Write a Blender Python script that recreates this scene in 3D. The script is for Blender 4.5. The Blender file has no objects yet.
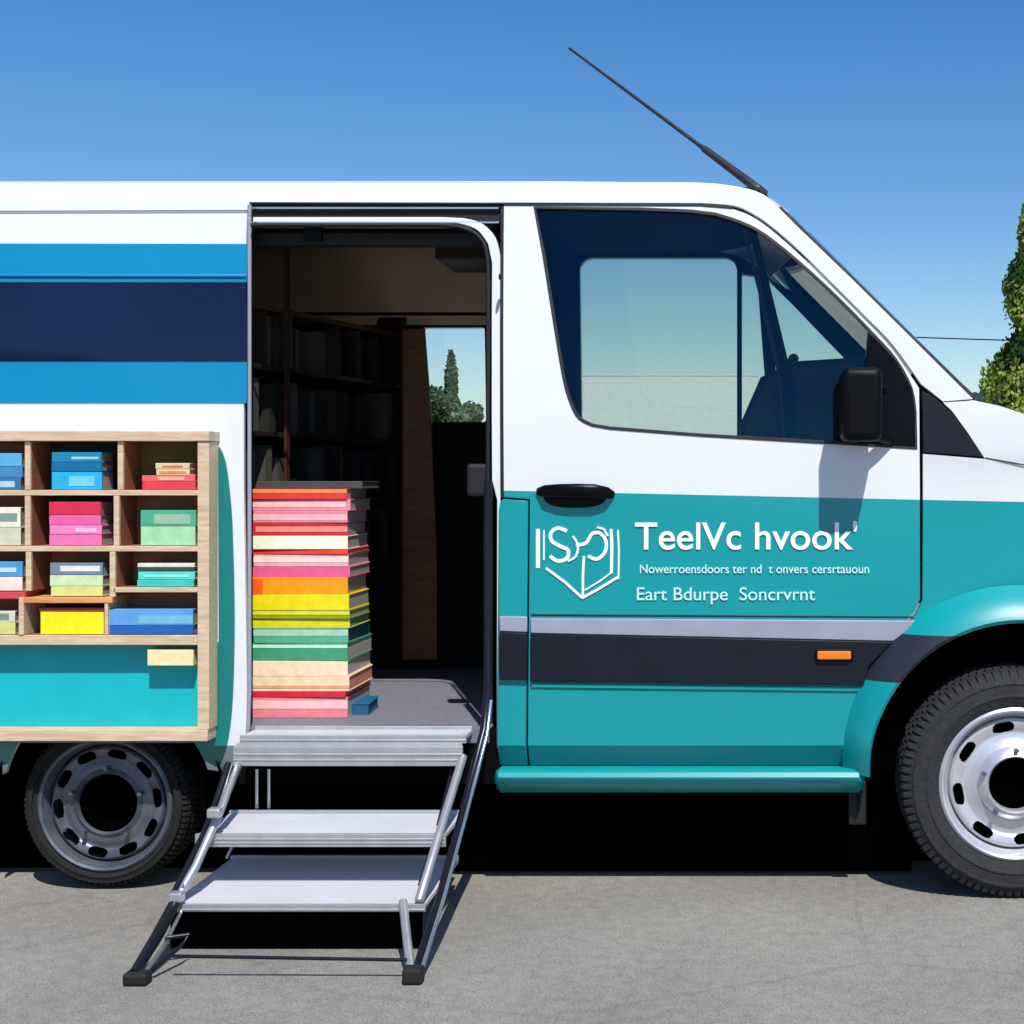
import bpy, bmesh, math, random
from mathutils import Vector, Matrix
from mathutils.geometry import tessellate_polygon
R = math.radians
random.seed(7)
C = bpy.context.scene.collection
# ------------------------------------------------------------------ camera
D, F, CZ, VX, VY = 5.0, 1500.0, 1.38, 740.0, 480.0      # distance to the van's side, focal length in px, eye height
cd = bpy.data.cameras.new('camera'); cam = bpy.data.objects.new('camera', cd); C.objects.link(cam)
cam.location = (0, -D, CZ); cam.rotation_euler = (R(90), 0, 0)
cd.sensor_width = 36; cd.lens = 36*F/1024
cd.shift_x = -(VX-512)/1024; cd.shift_y = -(512-VY)/1024
cd.clip_start = .05; cd.clip_end = 5000
bpy.context.scene.camera = cam
# ------------------------------------------------------------------ light
EL = 54.0
AZ = 17.0
to_sun = Vector((math.sin(R(AZ))*math.cos(R(EL)), -math.cos(R(AZ))*math.cos(R(EL)), math.sin(R(EL))))
w = bpy.data.worlds.new('World'); bpy.context.scene.world = w; w.use_nodes = True
nt = w.node_tree; bg = nt.nodes['Background']
sky = nt.nodes.new('ShaderNodeTexSky'); sky.sky_type = 'NISHITA'; sky.sun_disc = False
sky.sun_elevation = R(EL); sky.sun_rotation = R(180-AZ); sky.air_density = 1.0; sky.dust_density = .5; sky.ozone_density = 2.5
hs = nt.nodes.new('ShaderNodeHueSaturation'); hs.inputs['Hue'].default_value = .507; hs.inputs['Saturation'].default_value = 1.38; hs.inputs['Value'].default_value = 1.14
nt.links.new(sky.outputs[0], hs.inputs['Color']); nt.links.new(hs.outputs[0], bg.inputs[0]); bg.inputs[1].default_value = .108
sl = bpy.data.lights.new('sun', 'SUN'); sl.energy = 5.0; sl.angle = R(.5); sl.color = (1, .965, .91)
so = bpy.data.objects.new('sun', sl); C.objects.link(so); so.location = to_sun*30
so.rotation_euler = to_sun.to_track_quat('Z', 'Y').to_euler()
vs = bpy.context.scene.view_settings; vs.view_transform = 'Standard'; vs.look = 'None'; vs.gamma = 1; vs.exposure = 0.03

# ------------------------------------------------------------------ materials
def lin(c):
    return tuple(((v/255)/12.92 if v/255 <= .04045 else ((v/255+.055)/1.055)**2.4) for v in c)
def nodes(name):
    m = bpy.data.materials.new(name); m.use_nodes = True
    n = m.node_tree; b = n.nodes['Principled BSDF']; return m, n, b
def mat(name, col, rough=.5, metal=0, coat=0, var=.06, scale=8, bump=0, bscale=60, spec=.5, srgb=True):
    m, n, b = nodes(name); c = lin(col) if srgb else col
    b.inputs['Roughness'].default_value = rough; b.inputs['Metallic'].default_value = metal
    b.inputs['Coat Weight'].default_value = coat; b.inputs['Coat Roughness'].default_value = .05
    b.inputs['Specular IOR Level'].default_value = spec
    tc = n.nodes.new('ShaderNodeTexCoord'); no = n.nodes.new('ShaderNodeTexNoise'); no.inputs['Scale'].default_value = scale
    no.inputs['Detail'].default_value = 5; n.links.new(tc.outputs['Object'], no.inputs['Vector'])
    cr = n.nodes.new('ShaderNodeValToRGB')
    cr.color_ramp.elements[0].position = .3; cr.color_ramp.elements[1].position = .7
    cr.color_ramp.elements[0].color = tuple(v*(1-var) for v in c)+(1,)
    cr.color_ramp.elements[1].color = tuple(min(1, v*(1+var)) for v in c)+(1,)
    n.links.new(no.outputs['Fac'], cr.inputs[0]); n.links.new(cr.outputs[0], b.inputs['Base Color'])
    if bump:
        n2 = n.nodes.new('ShaderNodeTexNoise'); n2.inputs['Scale'].default_value = bscale; n2.inputs['Detail'].default_value = 4
        n.links.new(tc.outputs['Object'], n2.inputs['Vector'])
        bp = n.nodes.new('ShaderNodeBump'); bp.inputs['Strength'].default_value = bump; bp.inputs['Distance'].default_value = .01
        n.links.new(n2.outputs['Fac'], bp.inputs['Height']); n.links.new(bp.outputs[0], b.inputs['Normal'])
    return m
def paint(name, bands, slope=0.0):
    """glossy van paint; bands = [(z_top_limit, srgb)...] bottom to top, split at heights (z + slope*x)"""
    m, n, b = nodes(name)
    g = n.nodes.new('ShaderNodeNewGeometry'); s = n.nodes.new('ShaderNodeSeparateXYZ'); n.links.new(g.outputs['Position'], s.inputs[0])
    ma = n.nodes.new('ShaderNodeMath'); ma.operation = 'MULTIPLY_ADD'; ma.inputs[1].default_value = slope
    n.links.new(s.outputs['X'], ma.inputs[0]); n.links.new(s.outputs['Z'], ma.inputs[2])
    prev = None
    for zt, col in bands:
        c = lin(col)+(1,)
        if prev is None:
            rgb = n.nodes.new('ShaderNodeRGB'); rgb.outputs[0].default_value = c; prev = rgb.outputs[0]; last = zt; continue
        gt = n.nodes.new('ShaderNodeMath'); gt.operation = 'GREATER_THAN'; gt.inputs[1].default_value = last
        n.links.new(ma.outputs[0], gt.inputs[0])
        mx = n.nodes.new('ShaderNodeMix'); mx.data_type = 'RGBA'
        n.links.new(gt.outputs[0], mx.inputs[0]); n.links.new(prev, mx.inputs[6]); mx.inputs[7].default_value = c
        prev = mx.outputs[2]; last = zt
    no = n.nodes.new('ShaderNodeTexNoise'); no.inputs['Scale'].default_value = 2.2; no.inputs['Detail'].default_value = 6
    n.links.new(g.outputs['Position'], no.inputs['Vector'])
    mr = n.nodes.new('ShaderNodeMapRange'); mr.inputs[3].default_value = .93; mr.inputs[4].default_value = 1.0
    n.links.new(no.outputs['Fac'], mr.inputs[0])
    mu = n.nodes.new('ShaderNodeMix'); mu.data_type = 'RGBA'; mu.blend_type = 'MULTIPLY'; mu.inputs[0].default_value = 1
    n.links.new(prev, mu.inputs[6]); n.links.new(mr.outputs[0], mu.inputs[7]); n.links.new(mu.outputs[2], b.inputs['Base Color'])
    gz = n.nodes.new('ShaderNodeMapRange'); gz.inputs[1].default_value = 1.0; gz.inputs[2].default_value = .35; gz.inputs[3].default_value = 0; gz.inputs[4].default_value = .13; n.links.new(s.outputs['Z'], gz.inputs[0])
    gn = n.nodes.new('ShaderNodeTexNoise'); gn.inputs['Scale'].default_value = 45; gn.inputs['Detail'].default_value = 9; gn.inputs['Roughness'].default_value = .7; n.links.new(g.outputs['Position'], gn.inputs['Vector'])
    gr = n.nodes.new('ShaderNodeMapRange'); gr.inputs[1].default_value = .42; gr.inputs[2].default_value = .68; n.links.new(gn.outputs['Fac'], gr.inputs[0])
    gm = n.nodes.new('ShaderNodeMath'); gm.operation = 'MULTIPLY'; n.links.new(gz.outputs[0], gm.inputs[0]); n.links.new(gr.outputs[0], gm.inputs[1])
    gx = n.nodes.new('ShaderNodeMix'); gx.data_type = 'RGBA'; n.links.new(gm.outputs[0], gx.inputs[0]); n.links.new(mu.outputs[2], gx.inputs[6]); gx.inputs[7].default_value = (.16, .14, .115, 1); n.links.new(gx.outputs[2], b.inputs['Base Color'])
    rr = n.nodes.new('ShaderNodeMapRange'); rr.inputs[3].default_value = .28; rr.inputs[4].default_value = .42
    n.links.new(no.outputs['Fac'], rr.inputs[0]); n.links.new(rr.outputs[0], b.inputs['Roughness'])
    bp = n.nodes.new('ShaderNodeBump'); bp.inputs['Strength'].default_value = .05; bp.inputs['Distance'].default_value = .02
    n.links.new(no.outputs['Fac'], bp.inputs['Height']); n.links.new(bp.outputs[0], b.inputs['Coat Normal'])
    b.inputs['Coat Weight'].default_value = .25; b.inputs['Specular IOR Level'].default_value = .35; b.inputs['Coat Roughness'].default_value = .04
    return m
def glass(name, tint, refl=.12, rough=.0, rtint=(1, 1, 1)):
    m, n, b = nodes(name); out = n.nodes['Material Output']; n.nodes.remove(b)
    t = n.nodes.new('ShaderNodeBsdfTransparent'); t.inputs[0].default_value = tint+(1,)
    g = n.nodes.new('ShaderNodeBsdfGlossy'); g.inputs['Roughness'].default_value = rough; g.inputs[0].default_value = rtint+(1,)
    lw = n.nodes.new('ShaderNodeFresnel'); lw.inputs[0].default_value = 1.5
    ad = n.nodes.new('ShaderNodeMath'); ad.operation = 'ADD'; ad.inputs[1].default_value = refl; ad.use_clamp = True
    n.links.new(lw.outputs[0], ad.inputs[0])
    mx = n.nodes.new('ShaderNodeMixShader'); n.links.new(ad.outputs[0], mx.inputs[0])
    n.links.new(t.outputs[0], mx.inputs[1]); n.links.new(g.outputs[0], mx.inputs[2]); n.links.new(mx.outputs[0], out.inputs[0])
    return m
TEAL = (0, 146, 152)
WHITE = (221, 224, 229)
z_t = CZ-(498-VY)/300
M = {}
M['white'] = paint('white_paint', [(9, WHITE)])
M['door'] = paint('white_over_teal_paint', [(z_t+.0075, TEAL), (9, WHITE)], slope=.022)
M['flare'] = paint('banded_flare_paint', [(.715, TEAL), (.868, (38, 42, 52)), (9, TEAL)])
M['teal'] = paint('teal_paint', [(9, TEAL)])
M['tealshelf'] = mat('teal_board', (0, 172, 182), .5)
M['tealdecal'] = mat('teal_vinyl', (0, 116, 112), .25, coat=.4)
M['cyan'] = paint('cyan_stripe', [(9, (4, 132, 176))])
M['navy'] = mat('navy_glass', (10, 26, 54), .06, coat=0, var=.3, scale=1.6)
M['black'] = mat('black_plastic', (4, 5, 7), .5, var=.1, spec=.15)
M['gloss_black'] = mat('gloss_black', (4, 5, 8), .3, spec=.15)
M['rubber'] = mat('rubber', (16, 17, 19), .7, bump=.2, bscale=90)
M['seal'] = mat('window_rubber_seal', (30, 30, 32), .6)
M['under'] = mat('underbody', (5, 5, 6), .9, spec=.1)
M['tyre'] = mat('tyre_rubber', (38, 39, 43), .85, var=.25, scale=40, bump=.4, bscale=150)
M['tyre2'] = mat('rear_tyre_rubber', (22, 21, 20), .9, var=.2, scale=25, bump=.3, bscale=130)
M['steel'] = mat('painted_steel_rim', (205, 206, 212), .32, .55, var=.08, scale=14)
M['steel2'] = mat('dusty_steel_rim', (98, 102, 112), .42, .5, var=.3, scale=12)  # rear rim: steel darkened, shade below the shelf put into its colour
M['hub'] = mat('hub_grey', (120, 122, 130), .3, .8)
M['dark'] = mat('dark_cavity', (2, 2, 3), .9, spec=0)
M['alu'] = mat('aluminium', (192, 193, 196), .36, .7, var=.08, scale=18, bump=.05)
M['tread'] = mat('brushed_tread', (196, 198, 202), .5, .1, var=.05, scale=5, bump=.12, bscale=300)
M['rail'] = mat('dark_rail', (34, 38, 48), .3, .6)
M['chrome'] = mat('bright_metal', (205, 208, 212), .22, .9)
M['greytrim'] = mat('grey_trim', (146, 151, 164), .45)
M['darktrim'] = mat('charcoal_trim', (17, 22, 32), .5, var=.08, spec=.25)
M['amber'] = mat('amber_lens', (235, 120, 8), .2, coat=.6)
M['lens'] = mat('headlight_lens', (190, 196, 202), .08, .2, coat=1)
M['letter'] = mat('white_vinyl', (238, 246, 246), .5, var=.01)
M['letter2'] = mat('pale_vinyl', (190, 232, 232), .5, var=.01)
M['carpet'] = mat('grey_floor', (112, 112, 122), .9, var=.28, scale=160, bump=.4, bscale=300)
M['lining'] = mat('dark_lining', (18, 16, 16), .9)
M['ceiling'] = mat('cream_ceiling', (226, 202, 168), .7)
M['red_wood'] = mat('red_brown_board', (62, 26, 18), .6)
M['dashgrey'] = mat('dashboard', (30, 36, 42), .6, bump=.2)
M['cabglass'] = glass('tinted_glass', (.88, .91, .82), .0, rtint=(.08, .42, .75))
M['clear'] = glass('clear_glass', (.92, .95, .95), .0)
def wood(name, a, b_):
    m, n, b = nodes(name); tc = n.nodes.new('ShaderNodeTexCoord'); mp = n.nodes.new('ShaderNodeMapping')
    mp.inputs['Scale'].default_value = (3, 30, 30); n.links.new(tc.outputs['Object'], mp.inputs[0])
    no = n.nodes.new('ShaderNodeTexNoise'); no.inputs['Scale'].default_value = 2.5; no.inputs['Detail'].default_value = 8; no.inputs['Distortion'].default_value = 1.2
    n.links.new(mp.outputs[0], no.inputs['Vector']); cr = n.nodes.new('ShaderNodeValToRGB')
    cr.color_ramp.elements[0].color = lin(a)+(1,); cr.color_ramp.elements[1].color = lin(b_)+(1,)
    cr.color_ramp.elements[0].position = .3; cr.color_ramp.elements[1].position = .7
    n.links.new(no.outputs[0], cr.inputs[0]); n.links.new(cr.outputs[0], b.inputs['Base Color']); b.inputs['Roughness'].default_value = .5
    return m
M['wood'] = wood('pale_plywood', (190, 160, 126), (220, 197, 166))
M['shelfback'] = wood('brown_board', (132, 80, 58), (160, 104, 76))
M['darkwood'] = wood('dark_wood', (22, 15, 12), (44, 28, 20))
M['orangewood'] = wood('orange_brown_wood', (104, 60, 26), (140, 86, 42))
_cm = {}
def cmat(col, rough=.45, kind='cloth'):
    k = (col, rough)
    if k not in _cm: _cm[k] = mat('book_%s' % kind, col, rough, var=.09, scale=35, bump=.06, bscale=200)
    return _cm[k]
def pagemat(col):
    k = ('p', col)
    if k in _cm: return _cm[k]
    m, n, b = nodes('book_pages'); tc = n.nodes.new('ShaderNodeTexCoord'); wv = n.nodes.new('ShaderNodeTexNoise')
    mp = n.nodes.new('ShaderNodeMapping'); mp.inputs['Scale'].default_value = (1, 1, 260); n.links.new(tc.outputs['Object'], mp.inputs[0])
    n.links.new(mp.outputs[0], wv.inputs['Vector']); wv.inputs['Scale'].default_value = 3
    cr = n.nodes.new('ShaderNodeValToRGB'); cr.color_ramp.elements[0].position = .35; cr.color_ramp.elements[1].position = .65
    cr.color_ramp.elements[0].color = tuple(v*.62 for v in lin(col))+(1,); cr.color_ramp.elements[1].color = lin(col)+(1,)
    n.links.new(wv.outputs[0], cr.inputs[0]); n.links.new(cr.outputs[0], b.inputs['Base Color']); b.inputs['Roughness'].default_value = .9
    _cm[k] = m; return m

# ------------------------------------------------------------------ object helpers
WM = {}
def par(o, p, mw=None):
    mw = mw if mw is not None else Matrix.Identity(4)
    if p is not None:
        o.parent = p; o.matrix_parent_inverse = WM[p.name].inverted()
    WM[o.name] = mw
def obj(name, bm, m, parent=None, smooth=None, bevel=0, seg=2, recalc=True):
    if recalc: bmesh.ops.recalc_face_normals(bm, faces=bm.faces[:])
    me = bpy.data.meshes.new(name); bm.to_mesh(me); bm.free(); me.materials.append(m)
    o = bpy.data.objects.new(name, me); C.objects.link(o); par(o, parent)
    if smooth is not None:
        for p in me.polygons: p.use_smooth = True
        me.set_sharp_from_angle(angle=R(smooth))
    if bevel:
        b = o.modifiers.new('bevel', 'BEVEL'); b.width = bevel; b.segments = seg; b.limit_method = 'ANGLE'; b.angle_limit = R(40)
    return o
def tag(o, label=None, cat=None, group=None, kind=None):
    if label: o['label'] = label
    if cat: o['category'] = cat
    if group: o['group'] = group
    if kind: o['kind'] = kind
    return o
def thing(name, label, cat, loc=(0, 0, 0), rz=0, group=None):
    o = bpy.data.objects.new(name, None); C.objects.link(o); o.location = loc; o.rotation_euler = (0, 0, rz); o.empty_display_size = .1
    WM[o.name] = Matrix.Translation(loc) @ Matrix.Rotation(rz, 4, 'Z'); return tag(o, label, cat, group)
def sub(name, parent, loc):
    o = bpy.data.objects.new(name, None); C.objects.link(o); o.location = loc
    o.parent = parent; o.matrix_parent_inverse = WM[parent.name].inverted(); WM[o.name] = Matrix.Translation(loc); return o
def BM(): return bmesh.new()
def box(bm, x0, x1, y0, y1, z0, z1):
    vs = [bm.verts.new((x, y, z)) for x in (x0, x1) for y in (y0, y1) for z in (z0, z1)]
    for f in ((0, 1, 3, 2), (4, 6, 7, 5), (0, 4, 5, 1), (2, 3, 7, 6), (0, 2, 6, 4), (1, 5, 7, 3)): bm.faces.new([vs[i] for i in f])
    return vs
def tube(bm, pts, r, seg=12, caps=True, flat=1.0):
    pts = [Vector(p) for p in pts]; rings = []
    rr = r if isinstance(r, (list, tuple)) else [r]*len(pts)
    for i, p in enumerate(pts):
        t = (pts[min(i+1, len(pts)-1)]-pts[max(i-1, 0)]).normalized()
        up = Vector((0, 1, 0)) if abs(t.y) < .9 else Vector((1, 0, 0))
        a = t.cross(up).normalized(); b = t.cross(a).normalized()
        rings.append([bm.verts.new(p+a*math.cos(k/seg*2*math.pi)*rr[i]+b*math.sin(k/seg*2*math.pi)*rr[i]*flat) for k in range(seg)])
    for i in range(len(rings)-1):
        for k in range(seg):
            bm.faces.new((rings[i][k], rings[i][(k+1) % seg], rings[i+1][(k+1) % seg], rings[i+1][k]))
    if caps: bm.faces.new(rings[0]); bm.faces.new(rings[-1])
def lathe_y(bm, prof, cx, cy, cz, seg=96):
    """prof = [(radius, y)...] round an axis along Y"""
    rings = []
    for r, y in prof:
        rings.append([bm.verts.new((cx+r*math.cos(2*math.pi*k/seg), cy+y, cz+r*math.sin(2*math.pi*k/seg))) for k in range(seg)])
    for i in range(len(rings)-1):
        for k in range(seg): bm.faces.new((rings[i][k], rings[i][(k+1) % seg], rings[i+1][(k+1) % seg], rings[i+1][k]))
    return rings
def cat(pts, n=6, closed=False):
    """Catmull-Rom through the points"""
    out = []; N = len(pts)
    for i in range(N if closed else N-1):
        p = [pts[(i+k) % N] if closed else pts[min(max(i+k, 0), N-1)] for k in (-1, 0, 1, 2)]
        for j in range(n):
            t = j/n
            out.append(tuple(.5*((2*p[1][a])+(-p[0][a]+p[2][a])*t+(2*p[0][a]-5*p[1][a]+4*p[2][a]-p[3][a])*t*t+(-p[0][a]+3*p[1][a]-3*p[2][a]+p[3][a])*t**3) for a in range(len(p[1]))))
    if not closed: out.append(tuple(pts[-1]))
    return out
# ------------------------------------------------------------------ the van's side surface
PR = [(.0, .12), (.30, .085), (.36, .09), (.43, .046), (.495, .0), (1.35, 0), (1.6, .012), (1.9, .035), (2.2, .07), (2.29, .083), (2.35, .092), (2.39, .115), (2.412, .17), (2.43, .28)]
def prof(z):
    for (a, ya), (b, yb) in zip(PR, PR[1:]):
        if z <= b: return ya+(yb-ya)*max(0, (z-a)/(b-a))
    return PR[-1][1]
def W(px, py, Y=0.0):
    s = F/(D+Y); return Vector(((px-VX)/s, Y, CZ-(py-VY)/s))
def S(px, py):
    Y = 0
    for _ in range(12): Y = prof(W(px, py, Y).z)
    v = W(px, py, Y); return (v.x, v.z)
VW = 1.75                                                        # width of the van
def panel(name, outline, m, parent, holes=(), off=0.0, thick=.02, bevel=.002, far=False, raw=False, smooth=35, extra=None):
    """a sheet on the side surface; outline points measured on the photo (raw: metres x,z)"""
    loops = [[(Vector((*(p if raw else S(*p)), 0))) for p in L] for L in [outline]+list(holes)]
    flat = [p for L in loops for p in L]
    tris = tessellate_polygon(loops)
    bm = BM(); vs = [bm.verts.new((p.x, 0, p.y)) for p in flat]
    for t in tris:
        try: bm.faces.new([vs[i] for i in t])
        except ValueError: pass
    bmesh.ops.recalc_face_normals(bm, faces=bm.faces[:])
    bmesh.ops.dissolve_limit(bm, angle_limit=.01, verts=bm.verts[:], edges=bm.edges[:], delimit=set())
    zs = [v.co.z for v in bm.verts]; lv = [z for z, _ in PR]
    lv += [(a+b)/2 for a, b in zip(lv[5:], lv[6:])]
    for z in lv:
        if min(zs) < z < max(zs):
            bmesh.ops.bisect_plane(bm, geom=bm.verts[:]+bm.edges[:]+bm.faces[:], plane_co=(0, 0, z), plane_no=(0, 0, 1), dist=1e-5)
    sgn = -1 if far else 1
    for v in bm.verts:
        y = prof(v.co.z)-off+(extra(v.co.x, v.co.z) if extra else 0); v.co.y = VW-y if far else y
    for f in bm.faces:
        f.normal_update()
    r = bmesh.ops.extrude_face_region(bm, geom=bm.faces[:])
    for v in r['geom']:
        if isinstance(v, bmesh.types.BMVert): v.co.y += thick*sgn
    return obj(name, bm, m, parent, smooth, bevel)

# ================================================================== SETTING
def ground():
    bm = BM(); n = 24; Rr = 1800
    vs = [bm.verts.new((math.cos(2*math.pi*k/n)*Rr, math.sin(2*math.pi*k/n)*Rr, 0)) for k in range(n)]
    bm.faces.new(vs)
    m, nn, b = nodes('asphalt'); tc = nn.nodes.new('ShaderNodeNewGeometry')
    def noise(sc, det=6, rough=.6):
        x = nn.nodes.new('ShaderNodeTexNoise'); x.inputs['Scale'].default_value = sc; x.inputs['Detail'].default_value = det; x.inputs['Roughness'].default_value = rough
        nn.links.new(tc.outputs['Position'], x.inputs['Vector']); return x
    fine = noise(170, 3, .7); mid = noise(22, 5); big = noise(.9, 6)
    r1 = nn.nodes.new('ShaderNodeValToRGB'); r1.color_ramp.elements[0].position = .32; r1.color_ramp.elements[1].position = .72
    r1.color_ramp.elements[0].color = (.148, .141, .128, 1); r1.color_ramp.elements[1].color = (.395, .385, .358, 1)
    nn.links.new(fine.outputs[0], r1.inputs[0])
    r2 = nn.nodes.new('ShaderNodeValToRGB'); r2.color_ramp.elements[0].position = .3; r2.color_ramp.elements[1].position = .65
    r2.color_ramp.elements[0].color = (.80, .80, .81, 1); r2.color_ramp.elements[1].color = (1.06, 1.05, 1.03, 1)
    nn.links.new(mid.outputs[0], r2.inputs[0])
    r3 = nn.nodes.new('ShaderNodeValToRGB'); r3.color_ramp.elements[0].position = .35; r3.color_ramp.elements[1].position = .65
    r3.color_ramp.elements[0].color = (.80, .80, .82, 1); r3.color_ramp.elements[1].color = (1.05, 1.04, 1.02, 1)
    nn.links.new(big.outputs[0], r3.inputs[0])
    def mul(a, c):
        x = nn.nodes.new('ShaderNodeMix'); x.data_type = 'RGBA'; x.blend_type = 'MULTIPLY'; x.inputs[0].default_value = 1
        nn.links.new(a, x.inputs[6]); nn.links.new(c, x.inputs[7]); return x.outputs[2]
    vo = nn.nodes.new('ShaderNodeTexVoronoi'); vo.feature = 'DISTANCE_TO_EDGE'; vo.inputs['Scale'].default_value = .55
    ds = nn.nodes.new('ShaderNodeMix'); ds.data_type = 'RGBA'; ds.inputs[0].default_value = .12
    nn.links.new(tc.outputs['Position'], ds.inputs[6]); nn.links.new(noise(2.5, 8).outputs['Color'], ds.inputs[7]); nn.links.new(ds.outputs[2], vo.inputs['Vector'])
    cr = nn.nodes.new('ShaderNodeValToRGB'); cr.color_ramp.elements[0].position = 0; cr.color_ramp.elements[1].position = .006
    cr.color_ramp.elements[0].color = (.86, .86, .86, 1); cr.color_ramp.elements[1].color = (1, 1, 1, 1); nn.links.new(vo.outputs[0], cr.inputs[0])
    sp = nn.nodes.new('ShaderNodeTexVoronoi'); sp.inputs['Scale'].default_value = 75; nn.links.new(tc.outputs['Position'], sp.inputs['Vector'])
    sr = nn.nodes.new('ShaderNodeValToRGB'); sr.color_ramp.elements[0].position = .0; sr.color_ramp.elements[1].position = .35
    sr.color_ramp.elements[0].color = (.6, .6, .6, 1); sr.color_ramp.elements[1].color = (1.04, 1.03, 1.0, 1); nn.links.new(sp.outputs[0], sr.inputs[0])
    nn.links.new(mul(mul(mul(mul(r1.outputs[0], r2.outputs[0]), r3.outputs[0]), cr.outputs[0]), sr.outputs[0]), b.inputs['Base Color'])
    b.inputs['Roughness'].default_value = .92
    bp = nn.nodes.new('ShaderNodeBump'); bp.inputs['Strength'].default_value = .55; bp.inputs['Distance'].default_value = .006
    nn.links.new(fine.outputs[0], bp.inputs['Height']); nn.links.new(bp.outputs[0], b.inputs['Normal'])
    tag(obj('ground', bm, m), kind='structure')
ground()

# ------------------------------------------------------------------ far things
M['leaf'] = mat('conifer_leaf', (104, 122, 30), .6, var=.6, scale=3)
M['leaf2'] = mat('tree_leaf', (60, 82, 38), .6, var=.45, scale=1)
M['bark'] = mat('bark', (70, 52, 40), .9, var=.3, bump=.5)
def crown(name, fn, n, size, m, parent, seed):
    rnd = random.Random(seed); bm = BM()
    for _ in range(n):
        p, nrm = fn(rnd); s = size*rnd.uniform(.55, 1.4)
        a = Vector((rnd.gauss(0, 1), rnd.gauss(0, 1), rnd.gauss(0, 1))).normalized()
        ax = (nrm+a*.8).normalized(); u = ax.cross(Vector((rnd.uniform(-1, 1), rnd.uniform(-1, 1), rnd.uniform(-.3, 1)))).normalized(); v = ax.cross(u)
        q = [p+u*s*.5, p+v*s*.28, p-u*s*.5, p-v*s*.28]
        bm.faces.new([bm.verts.new(c) for c in q])
    return obj(name, bm, m, parent, recalc=False)
def conifer(X, Y, H, Rb, label, seed, n=16000, leaf=.16, m='leaf', group=None, low=.25):
    t = thing('conifer_tree', label, 'tree', (X, Y, 0), 0, group)
    rnd0 = random.Random(seed)
    lob = [(rnd0.uniform(0, 6.28), rnd0.uniform(0, 1), rnd0.uniform(.03, .17), rnd0.uniform(.05, .16)) for _ in range(70)]
    def fn(rnd):
        h = rnd.random()**.85; a = rnd.uniform(0, 6.283)
        r = Rb*(1-h)**.72*(.8+.2*math.sin(h*31+a*2))
        for la, lh, ld, lw in lob:
            da = (a-la+math.pi) % (2*math.pi)-math.pi
            r += Rb*ld*math.exp(-(da/.5)**2-((h-lh)/lw*1.6)**2)*(1-h*.7)
        k = rnd.random()**.35
        p = Vector((X+math.cos(a)*r*k, Y+math.sin(a)*r*k, low+(H-low)*h+rnd.gauss(0, .05)))
        return p, Vector((math.cos(a), math.sin(a), .4)).normalized()
    bm = BM(); pts = [Vector((X, Y, 0)), Vector((X+.02, Y, H*.4)), Vector((X, Y, H*.93))]; tube(bm, pts, [Rb*.12, Rb*.08, .02], 9)
    for k in range(26):
        h = .1+.8*k/26; a = k*2.4; r = Rb*(1-h)**.72*.9
        b0 = Vector((X, Y, H*h)); tube(bm, [b0, b0+Vector((math.cos(a)*r, math.sin(a)*r, r*.35))], [.03, .008], 5)
    obj('trunk', bm, M['bark'], t, 40)
    crown('crown', fn, n, leaf, M[m], t, seed+1)
    return t
def leafy(X, Y, H, Rr, label, seed, n=11000, leaf=.17, m='leaf2', group=None):
    t = thing('leafy_tree', label, 'tree', (X, Y, 0), 0, group); rnd0 = random.Random(seed)
    blobs = [(Vector((X+rnd0.gauss(0, Rr*.42), Y+rnd0.gauss(0, Rr*.42), H*rnd0.uniform(.42, .88))), Rr*rnd0.uniform(.22, .45)) for _ in range(14)]
    def fn(rnd):
        c, r = rnd.choice(blobs); d = Vector((rnd.gauss(0, 1), rnd.gauss(0, 1), rnd.gauss(0, .8))).normalized(); return c+d*r*rnd.random()**.4, d
    bm = BM(); tube(bm, [(X, Y, 0), (X, Y, H*.5)], [Rr*.09, Rr*.05], 9)
    for c, r in blobs: tube(bm, [(X, Y, H*.4), c], [Rr*.035, .01], 5)
    obj('trunk', bm, M['bark'], t, 40); crown('crown', fn, n, leaf, M[m], t, seed+1); return t
p = W(1056, 480, 13); conifer(p.x, 13, 5.35, 1.33, 'dense dark green conifer standing behind the white bonnet', 5, n=80000, leaf=.075)
p = W(451, 480, 38); conifer(p.x, 38, 5.0, .55, 'narrow pointed tree seen through the small window inside the van', 12, n=3500, leaf=.22, m='leaf2')
p = W(433, 480, 36); leafy(p.x, 36, 4.3, 1.1, 'bushy green tree left in the small window inside the van', 15)
p = W(479, 480, 40); leafy(p.x, 40, 4.0, .9, 'rounded green tree right in the small window inside the van', 19)
p = W(817, 480, 34); leafy(p.x, 34, 4.1, 1.2, 'distant dark green tree seen through the front quarter window', 23)
for k_, (x_, h_) in enumerate(((-15.5, 8.5), (-22, 9.5), (-30, 8.0))): leafy(x_, -27, h_, 4.2, ['broad tree across the road behind the viewer, nearest the van door', 'tallest broad tree across the road behind the viewer', 'broad tree farthest along the road behind the viewer'][k_], 40+k_, n=3500, leaf=.6)  # trees added out of view for the dark side window to reflect
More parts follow.
